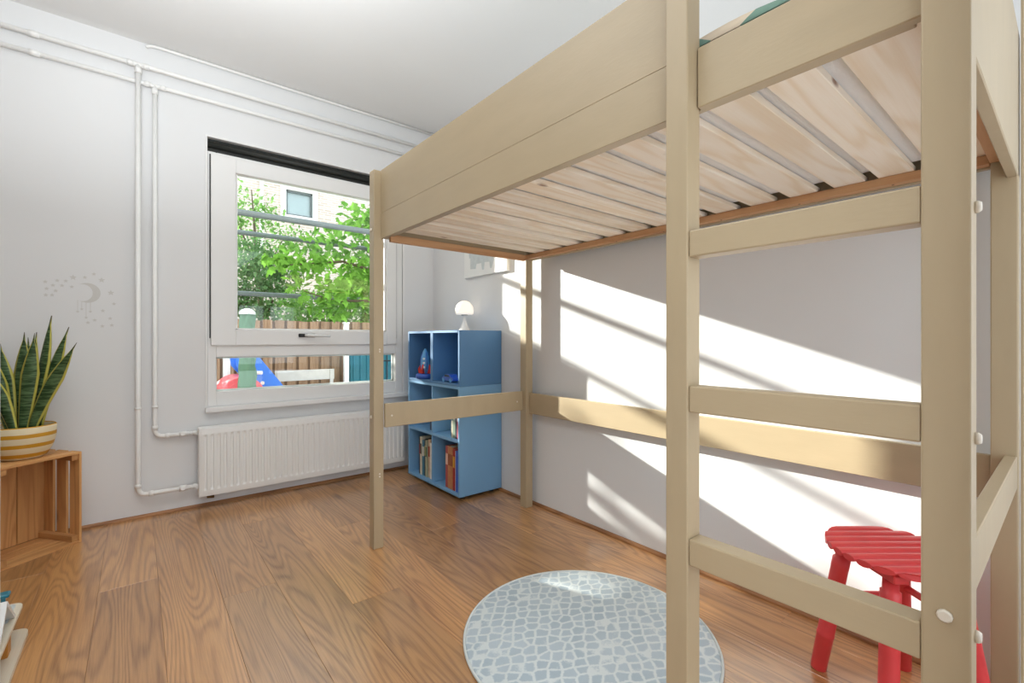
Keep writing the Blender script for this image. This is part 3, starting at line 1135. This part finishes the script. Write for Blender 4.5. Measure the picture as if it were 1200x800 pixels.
PCX, PCY, PZ = -0.415, 3.150, CH
pt = thing('potted_plant', 'snake plant with yellow edged leaves in a striped pot on the crate', 'plant', (PCX, PCY, PZ))
b = nb()
lathe(b, [(0.0, 0.002), (0.070, 0.002), (0.082, 0.012), (0.104, 0.055), (0.114, 0.10), (0.116, 0.150), (0.111, 0.156), (0.106, 0.150), (0.104, 0.12), (0.0, 0.12)], 0, 0, 40,
      mat4=Matrix.Identity(4))
obj('pot', b, 'stripe', pt, local=True)
b = nb()
lathe(b, [(0.0, 0.134), (0.05, 0.133), (0.1035, 0.129)], 0, 0, 24)
obj('soil', b, 'soil', pt, local=True)
# screen-right direction seen from the doorway is (0.775, -0.632); towards the viewer is (-0.632, -0.775)
R_, V_ = Vector((0.775, -0.632, 0)), Vector((-0.632, -0.775, 0)) * -1


def blade(base_r, base_v, top_r, top_v, h, width, twist, bend=0.0):
    b = nb()
    uvl = b.loops.layers.uv.new('UVMap')
    n = 12
    rows2 = []
    for i in range(n + 1):
        t = i / n
        r_ = base_r + (top_r - base_r) * (t ** (1.0 + bend))
        v_ = base_v + (top_v - base_v) * t
        c = R_ * r_ + V_ * v_ + Vector((0, 0, 0.12 + h * t))
        wd = width * (0.55 + 0.45 * math.sin(min(1, t * 1.5) * PI / 2)) if t < 0.6 else width * max(0.05, 1 - ((t - 0.55) / 0.40) ** 1.5 if t < 0.95 else 0.05)
        if i == n:
            wd = 0.0012
        a = twist + 0.5 * t
        side = (R_ * math.cos(a) + V_ * math.sin(a))
        nor = Vector((0, 0, 1)).cross(side)
        rows2.append([c - side * wd / 2 + nor * wd * 0.16, c - side * wd * 0.25 + nor * wd * 0.02, c, c + side * wd * 0.25 + nor * wd * 0.02, c + side * wd / 2 + nor * wd * 0.16])
    th = 0.0022
    vv = []
    for i, r0 in enumerate(rows2):
        a = twist + 0.5 * i / n
        nor = Vector((0, 0, 1)).cross(R_ * math.cos(a) + V_ * math.sin(a))
        vv.append([b.verts.new(p + nor * th) for p in r0] + [b.verts.new(p - nor * th) for p in reversed(r0)])
    us = [0, 0.25, 0.5, 0.75, 1, 1, 0.75, 0.5, 0.25, 0]
    for i in range(n):
        for k in range(10):
            k2 = (k + 1) % 10
            f = b.faces.new((vv[i][k], vv[i][k2], vv[i + 1][k2], vv[i + 1][k]))
            f.smooth = True
            for lp_, (kk, ii) in zip(f.loops, ((k, i), (k2, i), (k2, i + 1), (k, i + 1))):
                lp_[uvl].uv = (us[kk], ii / n)
    return obj('leaf', b, 'snake', pt, local=True)


for args in [(-0.045, 0.02, -0.035, 0.04, 0.475, 0.068, 0.1), (-0.02, 0.03, 0.003, 0.06, 0.475, 0.048, -0.3), (0.005, -0.01, 0.076, -0.02, 0.47, 0.066, 0.25),
             (0.02, 0.02, 0.086, 0.05, 0.555, 0.066, -0.5, 0.3), (0.04, 0.03, 0.160, 0.06, 0.50, 0.060, -0.2, 0.5), (0.045, -0.01, 0.255, 0.0, 0.425, 0.066, 0.1, 0.3),
             (-0.03, -0.03, -0.10, -0.05, 0.40, 0.060, 0.4), (-0.05, 0.0, -0.13, 0.02, 0.42, 0.064, -0.1), (0.0, -0.04, -0.05, -0.09, 0.30, 0.056, 0.2), (-0.01, 0.05, -0.07, 0.09, 0.45, 0.06, 0.5)]:
    blade(*args)

# ---------------------------------------------------------------- wall stickers
b = nb()
out = []
R1, cx, cz = 0.053, -0.203, 1.262
for i in range(25):
    a = -PI * 0.62 + i * (PI * 1.24) / 24
    out.append((cx + R1 * math.cos(a), cz + R1 * math.sin(a)))
for i in range(25):
    a = PI * 0.60 - i * (PI * 1.2) / 24
    out.append((cx - 0.021 + R1 * 0.80 * math.cos(a), cz + R1 * 0.86 * math.sin(a)))
prism(b, out, -WY, -WY + 0.0012, XZ)
mo = obj('moon_sticker', b, 'decal', loc=(cx, WY, cz))
tag(mo, 'pale grey crescent moon sticker with hanging stars on the left wall part', 'sticker')


def star_outline(x, z, r):
    return [(x + (r if k % 2 == 0 else r * 0.45) * math.sin(k * PI / 5), z + (r if k % 2 == 0 else r * 0.45) * math.cos(k * PI / 5)) for k in range(10)]


for (sx, sz), mz in (((-0.241, 1.160), 1.216), ((-0.225, 1.174), 1.208), ((-0.208, 1.129), 1.206), ((-0.191, 1.162), 1.208)):
    b = nb()
    prism(b, [(sx - 0.0012, sz), (sx + 0.0012, sz), (sx + 0.0012, mz + 0.006), (sx - 0.0012, mz + 0.006)], -WY, -WY + 0.0010, XZ)
    prism(b, star_outline(sx, sz, 0.0085), -WY, -WY + 0.0011, XZ)
    obj('hanging_star', b, 'decal', mo)
stars = [(-0.363, 1.309), (-0.319, 1.319), (-0.287, 1.319), (-0.259, 1.34), (-0.213, 1.344), (-0.177, 1.365), (-0.146, 1.335), (-0.108, 1.268), (-0.095, 1.208),
         (-0.141, 1.168), (-0.111, 1.127), (-0.104, 1.09), (-0.143, 1.084), (-0.174, 1.116), (-0.201, 1.102), (-0.335, 1.293), (-0.301, 1.294), (-0.358, 1.274),
         (-0.325, 1.265), (-0.361, 1.241), (-0.338, 1.242), (-0.264, 1.29)]
star_words = ['tiny grey star sticker, first from the left in the top row left of the moon', 'tiny grey star sticker, second from the left in the top row left of the moon',
              'tiny grey star sticker, third from the left in the top row left of the moon', 'larger grey star sticker at the upper left of the moon',
              'tiny grey star sticker straight above the moon', 'topmost tiny grey star sticker, above the right end of the moon',
              'larger grey star sticker at the upper right of the moon', 'larger grey star sticker straight right of the moon',
              'rightmost tiny grey star sticker, beneath the larger star right of the moon', 'tiny grey star sticker close below the right side of the moon',
              'upper star sticker of the pair at the lower right end of the trail', 'lower star sticker of the pair at the lower right end of the trail',
              'lowest tiny grey star sticker of all, left of the lower right pair', 'tiny grey star sticker right of the longest hanging star',
              'tiny grey star sticker directly below the longest hanging star', 'tiny grey star sticker, first from the left in the second row left of the moon',
              'tiny grey star sticker, second from the left in the second row left of the moon', 'tiny grey star sticker, left one in the third row left of the moon',
              'tiny grey star sticker, right one in the third row left of the moon', 'tiny grey star sticker, left one in the lowest row left of the moon',
              'tiny grey star sticker, right one in the lowest row left of the moon', 'tiny grey star sticker touching the upper left tip of the moon']
for i, (sx, sz) in enumerate(stars):
    big = i in (3, 6, 7)
    b = nb()
    prism(b, star_outline(sx, sz, 0.0155 if big else 0.0105), -WY, -WY + 0.0012, XZ)
    o = obj('star_sticker', b, 'decal', loc=(sx, WY, sz))
    tag(o, star_words[i], 'sticker', 'star stickers around the moon')

# ---------------------------------------------------------------- rug
rg = thing('round_rug', 'round pale blue grey pebble patterned rug lying on the oak floor', 'rug', (1.20, 1.06, 0))
b = nb()
lathe(b, [(0.418, 0.001), (0.419, 0.006), (0.412, 0.009), (0.0, 0.0095)], 1.20, 1.06, 96)
obj('pile', b, 'rug', rg)
b = nb()
ring = [(1.20 + 0.4215 * math.cos(2 * PI * k / 96), 1.06 + 0.4215 * math.sin(2 * PI * k / 96)) for k in range(96)]
prof8 = [(0.0045 * math.cos(2 * PI * j / 8), 0.0055 + 0.0045 * math.sin(2 * PI * j / 8)) for j in range(8)]
rv = [[b.verts.new((1.20 + (0.4215 + dr_) * math.cos(2 * PI * k / 96), 1.06 + (0.4215 + dr_) * math.sin(2 * PI * k / 96), dz_)) for dr_, dz_ in prof8] for k in range(96)]
for k in range(96):
    for j in range(8):
        f = b.faces.new((rv[k][j], rv[(k + 1) % 96][j], rv[(k + 1) % 96][(j + 1) % 8], rv[k][(j + 1) % 8]))
        f.smooth = True
obj('bound_edge', b, 'rug_edge', rg)

# ---------------------------------------------------------------- stool
stl = thing('stool', 'red wooden stool with round slatted seat by the bed ladder', 'stool', (1.648, 0.320, 0), math.atan2(-0.63, 0.776))
SR = 0.165
ns = 9
for k in range(ns):
    yc = -SR + (k + 0.5) * 2 * SR / ns
    b = nb()
    n = 12
    hp = SR / ns - 0.0014
    prof2 = [(hp * math.cos(a), 0.419 + (0.009 * math.sin(a) if math.sin(a) > 0 else 0.009 * math.sin(a))) for a in [2 * PI * j / n for j in range(n)]]
    ra = [b.verts.new((-math.sqrt(SR ** 2 - (yc + p) ** 2 * 0.985), yc + p, q)) for p, q in prof2]
    rb_ = [b.verts.new((math.sqrt(SR ** 2 - (yc + p) ** 2 * 0.985), yc + p, q)) for p, q in prof2]
    for j in range(n):
        f = b.faces.new((ra[j], ra[(j + 1) % n], rb_[(j + 1) % n], rb_[j]))
    b.faces.new(ra)
    b.faces.new(list(reversed(rb_)))
    obj('seat_slat', b, 'red', stl, local=True)
for xx in (-0.085, 0.085):
    lone('seat_batten', 'red', stl, xx - 0.02, xx + 0.02, -0.12, 0.12, 0.387, 0.410, bev=0.003)
legp = {}
for sx in (-1, 1):
    for sy in (-1, 1):
        a_ = Vector((sx * 0.131, sy * 0.131, 0.0))
        c_ = Vector((sx * 0.085, sy * 0.085, 0.388))

        def lp_at(t, a_=a_, c_=c_):
            return a_ + (c_ - a_) * t
        legp[(sx, sy)] = lp_at
        b = nb()
        tube(b, [lp_at(t) for t in (0, 0.01, 0.28, 0.285, 0.30, 0.305, 0.84, 0.845, 0.92, 0.925, 1.0)],
             [0.0195, 0.021, 0.0225, 0.0235, 0.0235, 0.0225, 0.0225, 0.0230, 0.0230, 0.0185, 0.0180], 16)
        obj('leg', b, 'red', stl, local=True)
for (k1, k2), t in ((((-1, 1), (1, 1)), 0.62), (((-1, -1), (1, -1)), 0.62), (((-1, -1), (-1, 1)), 0.70), (((1, -1), (1, 1)), 0.70),):
    b = nb()
    tube(b, [legp[k1](t), legp[k2](t)], 0.0105, 10)
    obj('stretcher', b, 'red', stl, local=True)

# ---------------------------------------------------------------- toy house at the left
th_ = thing('toy_house', 'pale wooden toy house on a base board at the left floor edge', 'toy', (-0.40, 2.05, 0))


def rounded(x0, x1, y0, y1, r, n=5):
    o = []
    for cx_, cy_, a0 in ((x1 - r, y1 - r, 0), (x0 + r, y1 - r, PI / 2), (x0 + r, y0 + r, PI), (x1 - r, y0 + r, 1.5 * PI)):
        o += [(cx_ + r * math.cos(a0 + i * PI / 2 / n), cy_ + r * math.sin(a0 + i * PI / 2 / n)) for i in range(n + 1)]
    return o


b = nb()
prism(b, rounded(-0.53, -0.287, 1.78, 2.30, 0.03), 0.0, 0.016, bev=0.001)
obj('base_board', b, 'birch', th_)
b = nb()
prism(b, rounded(-0.53, -0.298, 1.80, 2.285, 0.03), 0.104, 0.114, bev=0.001)
obj('deck', b, 'birch', th_)
b = nb()
prism(b, rounded(-0.40, -0.315, 2.13, 2.275, 0.015), 0.1142, 0.1155)
obj('deck_pad', b, 'grey_print', th_)
for x0, y0 in ((-0.335, 2.11), (-0.50, 2.20), (-0.50, 1.84), (-0.335, 1.84)):
    b = nb()
    box(b, x0, x0 + 0.024, y0, y0 + 0.05, 0.016, 0.104, 0.002)
    obj('pillar', b, 'orange_wood', th_)
# gabled roof piece, blue block and bench on the deck
b = nb()
mid, gz = 2.055, 0.1142
prism(b, [(mid - 0.125, gz), (mid - 0.108, gz), (mid, 0.200), (mid + 0.108, gz), (mid + 0.125, gz), (mid, 0.216)], -0.47, -0.303, YZ)
obj('gable', b, 'toy_white', th_)
b = nb()
box(b, -0.44, -0.325, 2.055, 2.10, 0.1142, 0.150, 0.006, 2)
obj('block', b, 'toy_blue', th_)
b = nb()
box(b, -0.43, -0.325, 2.225, 2.26, 0.160, 0.172, 0.003)
box(b, -0.42, -0.41, 2.235, 2.25, 0.1142, 0.161)
box(b, -0.345, -0.335, 2.235, 2.25, 0.1142, 0.161)
obj('bench', b, 'toy_teal', th_)

# ---------------------------------------------------------------- outside: ground, fence, garden things
GZ = -0.45
b = nb()
box(b, -14, 22, WY + 0.2, 30, GZ - 0.2, GZ)
obj('ground', b, 'paving', kind='structure')

fe = thing('garden_fence', 'weathered brown board fence across the garden', 'fence', (2.2, 8.0, GZ))
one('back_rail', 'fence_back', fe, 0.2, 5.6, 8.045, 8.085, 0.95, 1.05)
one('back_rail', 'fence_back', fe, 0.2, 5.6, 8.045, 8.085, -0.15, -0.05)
k = 0
x = 0.30
while x < 5.5:
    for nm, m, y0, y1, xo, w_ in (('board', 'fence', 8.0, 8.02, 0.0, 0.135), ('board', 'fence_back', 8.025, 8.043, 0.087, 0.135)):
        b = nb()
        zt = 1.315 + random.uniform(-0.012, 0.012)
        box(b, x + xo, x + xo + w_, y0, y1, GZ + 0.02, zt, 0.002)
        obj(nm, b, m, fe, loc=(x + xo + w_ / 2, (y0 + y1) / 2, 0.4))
    x += 0.175

wp = thing('white_post', 'white square post left of the parasol in the lower pane', 'post', (0.945, 7.2, GZ))
one('shaft', 'white_post', wp, 0.905, 0.982, 7.2, 7.28, GZ, 1.15, bev=0.004)
one('cap', 'white_post', wp, 0.895, 0.992, 7.19, 7.29, 1.15, 1.18, bev=0.004)
op = thing('timber_post', 'orange brown timber post at the left edge of the lower pane', 'post', (0.80, 7.3, GZ))
one('shaft', 'fence', op, 0.74, 0.845, 7.25, 7.34, GZ, 1.2, bev=0.004)
wp = thing('white_post', 'white square post in front of the fence beside the teal box', 'post', (2.655, 7.5, GZ))
one('shaft', 'white_post', wp, 2.620, 2.690, 7.5, 7.57, GZ, 1.27, bev=0.004)
one('cap', 'white_post', wp, 2.61, 2.70, 7.49, 7.58, 1.27, 1.295, bev=0.004)

ps = thing('folded_parasol', 'folded parasol in a wrinkled green cover outside the window', 'parasol', (0.985, 6.0, GZ))
b = nb()
prof = []
nz = 26
seg = 20
rings = []
for i in range(nz + 1):
    t = i / nz
    zz = -0.25 + t * 1.56
    rr = 0.088 - 0.016 * t + 0.006 * math.sin(t * 17)
    ring_ = []
    for k in range(seg):
        a = 2 * PI * k / seg
        fold = 0.013 * math.sin(4 * a + t * 14) + 0.009 * math.sin(7 * a - t * 31)
        ring_.append(b.verts.new((0.985 + (rr + fold) * math.cos(a), 6.0 + (rr + fold) * math.sin(a), zz)))
    rings.append(ring_)
for a, c in zip(rings, rings[1:]):
    for k in range(seg):
        f = b.faces.new((a[k], a[(k + 1) % seg], c[(k + 1) % seg], c[k]))
        f.smooth = True
b.faces.new(list(reversed(rings[0])))
b.faces.new(rings[-1])
obj('cover', b, 'green_tarp', ps)
b = nb()
lathe(b, [(0.086, 1.300), (0.084, 1.325), (0.055, 1.355), (0.02, 1.368), (0.0, 1.37)], 0.985, 6.0, 18)
obj('top_flap', b, 'tarp_white', ps)
b = nb()
tube(b, [(0.985, 6.0, GZ + 0.06), (0.985, 6.0, -0.24)], 0.025, 12)
obj('pole', b, 'galv', ps)
b = nb()
lathe(b, [(0.2, GZ), (0.2, GZ + 0.05), (0.06, GZ + 0.08), (0.0, GZ + 0.08)], 0.985, 6.0, 20)
obj('foot', b, 'galv', ps)

sl = thing('garden_slide', 'blue plastic play slide with a red arched base in the garden', 'slide', (1.15, 6.45, GZ))
side = [(0.935, 0.77), (0.95, 0.82), (1.00, 0.86), (1.10, 0.875), (1.165, 0.82), (1.475, 0.40), (1.95, -0.25), (1.95, -0.40), (1.75, -0.40), (1.40, 0.10), (1.15, 0.43), (0.99, 0.62), (0.945, 0.68)]
for y0 in (6.40, 6.86):
    b = nb()
    prism(b, side, -(y0 + 0.05), -y0, XZ, 0.008)
    obj('side_panel', b, 'slide_blue', sl)
b = nb()
prism(b, [(1.00, 0.72), (1.12, 0.74), (1.44, 0.32), (1.92, -0.32), (1.92, -0.36), (1.42, 0.27), (1.11, 0.69), (1.00, 0.68)], -6.86, -6.45, XZ)
obj('chute', b, 'slide_blue', sl)
b = nb()
arc = [(0.985 + 0.235 * math.cos(a), 0.335 + 0.235 * math.sin(a)) for a in [i * PI / 14 for i in range(15)]]
prism(b, arc + [(0.75, GZ), (1.22, GZ)], -6.90, -6.25, XZ, 0.006)
obj('base', b, 'slide_red', sl)
b = nb()
arc2 = [(0.985 + 0.205 * math.cos(a), 0.315 + 0.205 * math.sin(a)) for a in [i * PI / 14 for i in range(15)]]
prism(b, arc2 + [(0.80, GZ + 0.05), (1.17, GZ + 0.05)], -6.25, -6.235, XZ, 0.004)
obj('base_panel', b, 'slide_red', sl)
b = nb()
tube(b, [(1.135, 6.39, 0.605), (1.20, 6.34, 0.605)], 0.022, 10)
obj('peg', b, 'white_post', sl)
b = nb()
tube(b, [(1.215, 6.40, 0.475), (1.215, 6.375, 0.475)], 0.022, 12)
obj('bolt', b, 'white_post', sl)

bn = thing('reflection_band', 'pale grey planks shaped as a bench, standing in for a pane reflection', 'bench', (2.05, 7.5, GZ))  # added planks imitating the white band reflected in the lower pane
one('band_plank', 'reflection_grey', bn, 1.60, 2.46, 7.52, 7.55, 0.385, 0.545, bev=0.004)
one('low_plank', 'reflection_grey', bn, 1.60, 2.46, 7.15, 7.50, 0.0, 0.035, bev=0.004)
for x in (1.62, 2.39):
    one('leg', 'reflection_grey', bn, x, x + 0.05, 7.505, 7.52, GZ, 0.54)
    one('leg', 'reflection_grey', bn, x, x + 0.05, 7.17, 7.22, GZ, 0.0)
tb = thing('storage_box', 'teal ribbed garden storage box by the fence, right of the white post', 'box', (3.15, 7.75, GZ))
one('body', 'teal_box', tb, 2.76, 3.62, 7.62, 7.97, GZ, 1.02, bev=0.01)
one('lid', 'teal_box', tb, 2.74, 3.64, 7.60, 7.98, 1.02, 1.10, bev=0.012)
x = 2.80
while x < 3.58:
    one('rib', 'teal_box', tb, x, x + 0.03, 7.60, 7.62, GZ + 0.03, 1.0, bev=0.004)
    x += 0.115
rl = thing('iron_railing', 'black iron railing in front of the teal box', 'railing', (3.45, 7.3, GZ))
for x in [3.18 + 0.075 * i for i in range(7)]:
    b = nb()
    tube(b, [(x, 7.3, GZ), (x, 7.3, 0.86)], 0.009, 6)
    obj('bar', b, 'black', rl)
for zz in (0.66, 0.86, -0.3):
    b = nb()
    tube(b, [(3.12, 7.3, zz), (3.70, 7.3, zz)], 0.013, 6)
    obj('rail', b, 'black', rl)

# galvanised tube frame between the window and the trees
gf = thing('steel_frame', 'galvanised tube frame standing in front of the trees outside', 'frame', (1.5, 4.8, GZ))
for y, z, x0, x1 in ((4.2, 2.022, -3.2, 2.6), (5.4, 2.107, -3.2, 2.6), (5.4, 1.486, -3.2, 2.6)):
    b = nb()
    tube(b, [(x0, y, z), (x1, y, z)], 0.025, 10)
    obj('rail', b, 'galv', gf)
for x, y, zt in ((2.6, 4.2, 2.03), (2.6, 5.4, 2.12), (-3.2, 5.4, 2.12), (-3.2, 4.2, 2.03)):
    b = nb()
    tube(b, [(x, y, GZ), (x, y, zt)], 0.021, 10)
    obj('post', b, 'galv', gf)

# house beyond the garden
ho = thing('brick_house', 'pale brick house with a white framed window behind the trees', 'building', (5.5, 16.2, GZ))
HW = (3.71, 4.52, 5.02, 5.82)
b = nb()
box(b, 0.6, HW[0] - 0.05, 16, 16.3, GZ, 9.5)
box(b, HW[1] + 0.05, 13, 16, 16.3, GZ, 9.5)
box(b, HW[0] - 0.05, HW[1] + 0.05, 16, 16.3, GZ, HW[2] - 0.05)
box(b, HW[0] - 0.05, HW[1] + 0.05, 16, 16.3, HW[3] + 0.05, 9.5)
obj('wall', b, 'brick', ho)
b = nb()
x0, x1, z0, z1 = HW
for a in ((x0 - 0.16, x0, z0 - 0.16, z1 + 0.16), (x1, x1 + 0.16, z0 - 0.16, z1 + 0.16), (x0, x1, z0 - 0.16, z0), (x0, x1, z1, z1 + 0.16)):
    box(b, a[0], a[1], 15.93, 16.05, a[2], a[3], 0.01)
wf = obj('window', b, 'render', ho)
b = nb()
for a in ((x0, x0 + 0.05, z0, z1), (x1 - 0.05, x1, z0, z1), (x0, x1, z0, z0 + 0.05), (x0, x1, z1 - 0.06, z1)):
    box(b, a[0], a[1], 16.0, 16.06, a[2], a[3])
obj('casement', b, 'galv', wf)
one('pane', 'glass', wf, x0, x1, 16.06, 16.07, z0, z1)
one('curtain', 'curtain', wf, x0 - 0.04, x1 + 0.04, 16.12, 16.14, z0 - 0.04, z1 + 0.04)
b = nb()
tube(b, [(3.0, 15.93, GZ), (3.0, 15.93, 9.3)], 0.06, 10)
obj('downpipe', b, 'render', ho)
one('cornice', 'render', ho, 0.5, 13.1, 15.8, 16.3, 9.5, 9.8)


# ---------------------------------------------------------------- foliage
def leaf_shape(kind):
    if kind == 'maple':
        pts = [(0, 0), (0.16, -0.05), (0.42, 0.08), (0.30, 0.24), (0.50, 0.50), (0.26, 0.55), (0.0, 1.0), (-0.26, 0.55), (-0.50, 0.50), (-0.30, 0.24), (-0.42, 0.08), (-0.16, -0.05)]
        verts = [(x_, y_, -abs(x_) * 0.25) for x_, y_ in pts] + [(0, 0.42, 0.06)]
        c = len(pts)
        return verts, [(i, (i + 1) % c, c) for i in range(c)]
    verts = [(0, 0, 0), (0.28, 0.4, -0.05), (0, 1, 0), (-0.28, 0.4, -0.05), (0, 0.45, 0.04)]
    return verts, [(0, 1, 4), (1, 2, 4), (2, 3, 4), (3, 0, 4)]


def foliage(blobs, count, size, kind, rnd, shell=0.6):
    sv, sf = leaf_shape(kind)
    V, F = [], []
    vol = [rx * ry * rz for _, _, _, rx, ry, rz in blobs]
    for _ in range(count):
        cx_, cy_, cz_, rx, ry, rz = rnd.choices(blobs, vol)[0]
        d = Vector((rnd.gauss(0, 1), rnd.gauss(0, 1), rnd.gauss(0, 1))).normalized()
        r_ = shell + (1 - shell) * rnd.random()
        if rnd.random() < 0.3:
            r_ = rnd.random()
        p = Vector((cx_ + d.x * rx * r_, cy_ + d.y * ry * r_, cz_ + d.z * rz * r_))
        s_ = size * rnd.uniform(0.65, 1.2)
        m = Matrix.Translation(p) @ Matrix.Rotation(rnd.uniform(0, 2 * PI), 4, 'Z') @ Matrix.Rotation(rnd.gauss(-0.7, 0.7), 4, 'X') @ Matrix.Rotation(rnd.gauss(0, 0.5), 4, 'Y') @ Matrix.Scale(s_, 4)
        n0 = len(V)
        V += [tuple(m @ Vector(v)) for v in sv]
        F += [tuple(i + n0 for i in f) for f in sf]
    return V, F


def plant(name, label, base, blobs, count, size, kind, m, branches, group=None, seed=1, leaves=0, shell=0.6):
    rnd = random.Random(seed)
    t = thing(name, label, 'tree' if 'tree' in name else 'shrub', base, group=group)
    V, F = foliage(blobs, count, size, kind, rnd, shell)
    me = bpy.data.meshes.new('foliage')
    off = Vector(base)
    me.from_pydata([tuple(Vector(v) - off) for v in V], [], F)
    me.materials.append(M[m])
    fo = bpy.data.objects.new('foliage', me)
    COL.objects.link(fo)
    fo.parent = t
    fo['kind'] = 'stuff'
    for i, (pts, rs) in enumerate(branches):
        b = nb()
        tube(b, pts, rs, 8)
        obj('trunk' if i == 0 else 'branch', b, 'bark', t)
    if leaves:
        sv, sf = leaf_shape(kind)
        lm = bpy.data.meshes.new('leaf')
        lm.from_pydata([tuple(Vector(v) * size * 1.15) for v in sv], [], sf)
        lm.materials.append(M[m])
        for _ in range(leaves):
            cx_, cy_, cz_, rx, ry, rz = rnd.choice(blobs)
            d = Vector((rnd.gauss(0, 1), -abs(rnd.gauss(0, 1)), rnd.gauss(0, 1))).normalized()
            o = bpy.data.objects.new('leaf', lm)
            COL.objects.link(o)
            o.parent = t
            o.location = Vector((cx_ + d.x * rx * 1.02, cy_ + d.y * ry * 1.05, cz_ + d.z * rz * 1.02)) - off
            o.rotation_euler = (rnd.gauss(-0.9, 0.5), rnd.gauss(0, 0.4), rnd.uniform(0, 2 * PI))
    return t


plant('tree', 'bright lime green broad leaved tree close to the window', (2.75, 5.0, GZ),
      [(1.95, 4.95, 2.35, .34, .25, .22), (1.62, 4.9, 2.05, .34, .22, .15), (1.30, 4.9, 1.82, .30, .2, .15), (1.05, 4.85, 1.72, .16, .15, .12), (1.75, 4.95, 1.80, .38, .22, .17),
       (1.45, 4.9, 1.55, .30, .2, .14), (1.95, 5.0, 1.55, .3, .22, .18), (1.60, 4.95, 1.36, .22, .18, .10), (2.4, 5.0, 2.2, .45, .3, .5), (2.3, 5.0, 1.7, .4, .3, .3)],
      1150, 0.088, 'maple', 'leaf_bright',
      [([(2.75, 5.0, GZ), (2.72, 5.0, 0.8), (2.65, 5.0, 1.6), (2.5, 5.0, 2.3), (2.4, 5.05, 2.9)], [0.09, 0.08, 0.07, 0.05, 0.02]),
       ([(2.66, 5.0, 1.5), (2.2, 4.97, 1.75), (1.7, 4.92, 1.84), (1.15, 4.86, 1.74)], [0.03, 0.022, 0.013, 0.005]),
       ([(2.52, 5.0, 2.2), (2.1, 4.97, 2.3), (1.6, 4.92, 2.15)], [0.025, 0.016, 0.005]),
       ([(2.66, 5.0, 1.35), (2.2, 4.97, 1.45), (1.6, 4.93, 1.42), (1.3, 4.9, 1.5)], [0.025, 0.018, 0.01, 0.004])],
      seed=3, leaves=150, shell=0.4)
plant('shrub', 'dark leafy hedge mass above the fence at the left of the window', (1.9, 10.0, GZ),
      [(1.65, 10.0, 2.35, .7, .5, .75), (1.9, 10.0, 1.6, .9, .5, .6), (1.2, 10.05, 1.3, .5, .5, 1.0), (2.2, 10.05, 2.3, .5, .4, .45)], 5200, 0.105, 'plain', 'leaf_dark',
      [([(1.7, 10.0, GZ), (1.7, 10.0, 1.0), (1.6, 10.0, 2.0)], [0.09, 0.07, 0.03]), ([(1.7, 10.0, 0.9), (2.1, 10.05, 1.8)], [0.05, 0.02])], seed=5)
plant('shrub', 'dark green ivy hedge directly over the middle of the fence', (2.9, 9.0, GZ),
      [(2.6, 9.0, 1.55, .7, .4, .45), (3.3, 9.0, 1.75, .7, .4, .6), (3.9, 9.1, 1.9, .6, .4, .8)], 4200, 0.10, 'plain', 'leaf_mid',
      [([(3.0, 9.0, GZ), (3.0, 9.0, 0.9), (2.9, 9.0, 1.6)], [0.08, 0.06, 0.03]), ([(3.0, 9.0, 0.8), (3.6, 9.0, 1.6)], [0.05, 0.02])], seed=8)
plant('shrub', 'unseen long hedge added left of the window to shade the low sun', (-1.5, 8.8, GZ),  # added out of view to block low sun from the lower pane
      [(-3.0, 8.8, 1.3, .8, .45, 1.75), (-2.2, 8.8, 1.35, .8, .45, 1.8), (-1.7, 8.8, 1.35, .8, .45, 1.8), (-1.1, 8.8, 1.35, .8, .45, 1.8), (-0.5, 8.8, 1.3, .8, .45, 1.75), (0.1, 8.8, 1.1, .6, .45, 1.3)], 8000, 0.15, 'plain', 'leaf_dark',
      [([(-1.5, 8.8, GZ), (-1.5, 8.8, 1.2), (-1.4, 8.8, 2.2)], [0.08, 0.06, 0.03]), ([(-1.5, 8.8, 0.4), (-2.6, 8.8, 1.8)], [0.05, 0.02])], seed=21)
plant('tree', 'loose thin leaved tree in front of the brick house', (2.1, 11.1, GZ),
      [(1.65, 11.1, 3.6, .35, .35, .9), (2.15, 11.1, 3.7, .45, .4, .65), (2.6, 11.1, 3.2, .5, .4, .55), (1.9, 11.1, 2.8, .7, .4, .5), (3.2, 11.1, 3.1, .5, .4, .5)], 1500, 0.11, 'plain', 'leaf_mid',
      [([(2.1, 11.1, GZ), (2.1, 11.1, 1.5), (2.0, 11.1, 2.8), (1.9, 11.1, 4.2)], [0.09, 0.07, 0.04, 0.01]), ([(2.05, 11.1, 2.2), (2.5, 11.1, 3.2)], [0.03, 0.01]),
       ([(2.05, 11.1, 2.4), (1.6, 11.1, 3.6)], [0.03, 0.01])], seed=11, shell=0.2)
plant('tree', 'taller mid green tree at the right behind the lime green one', (5.2, 11.0, GZ),
      [(4.6, 11, 3.2, .7, .5, .9), (5.2, 11, 3.9, .9, .6, .9), (4.4, 11, 2.4, .7, .5, .6)], 3200, 0.13, 'plain', 'leaf_mid',
      [([(5.2, 11, GZ), (5.2, 11, 2.0), (5.1, 11, 4.0)], [0.12, 0.09, 0.03]), ([(5.2, 11, 1.8), (4.6, 11, 3.0)], [0.05, 0.02])], seed=14)
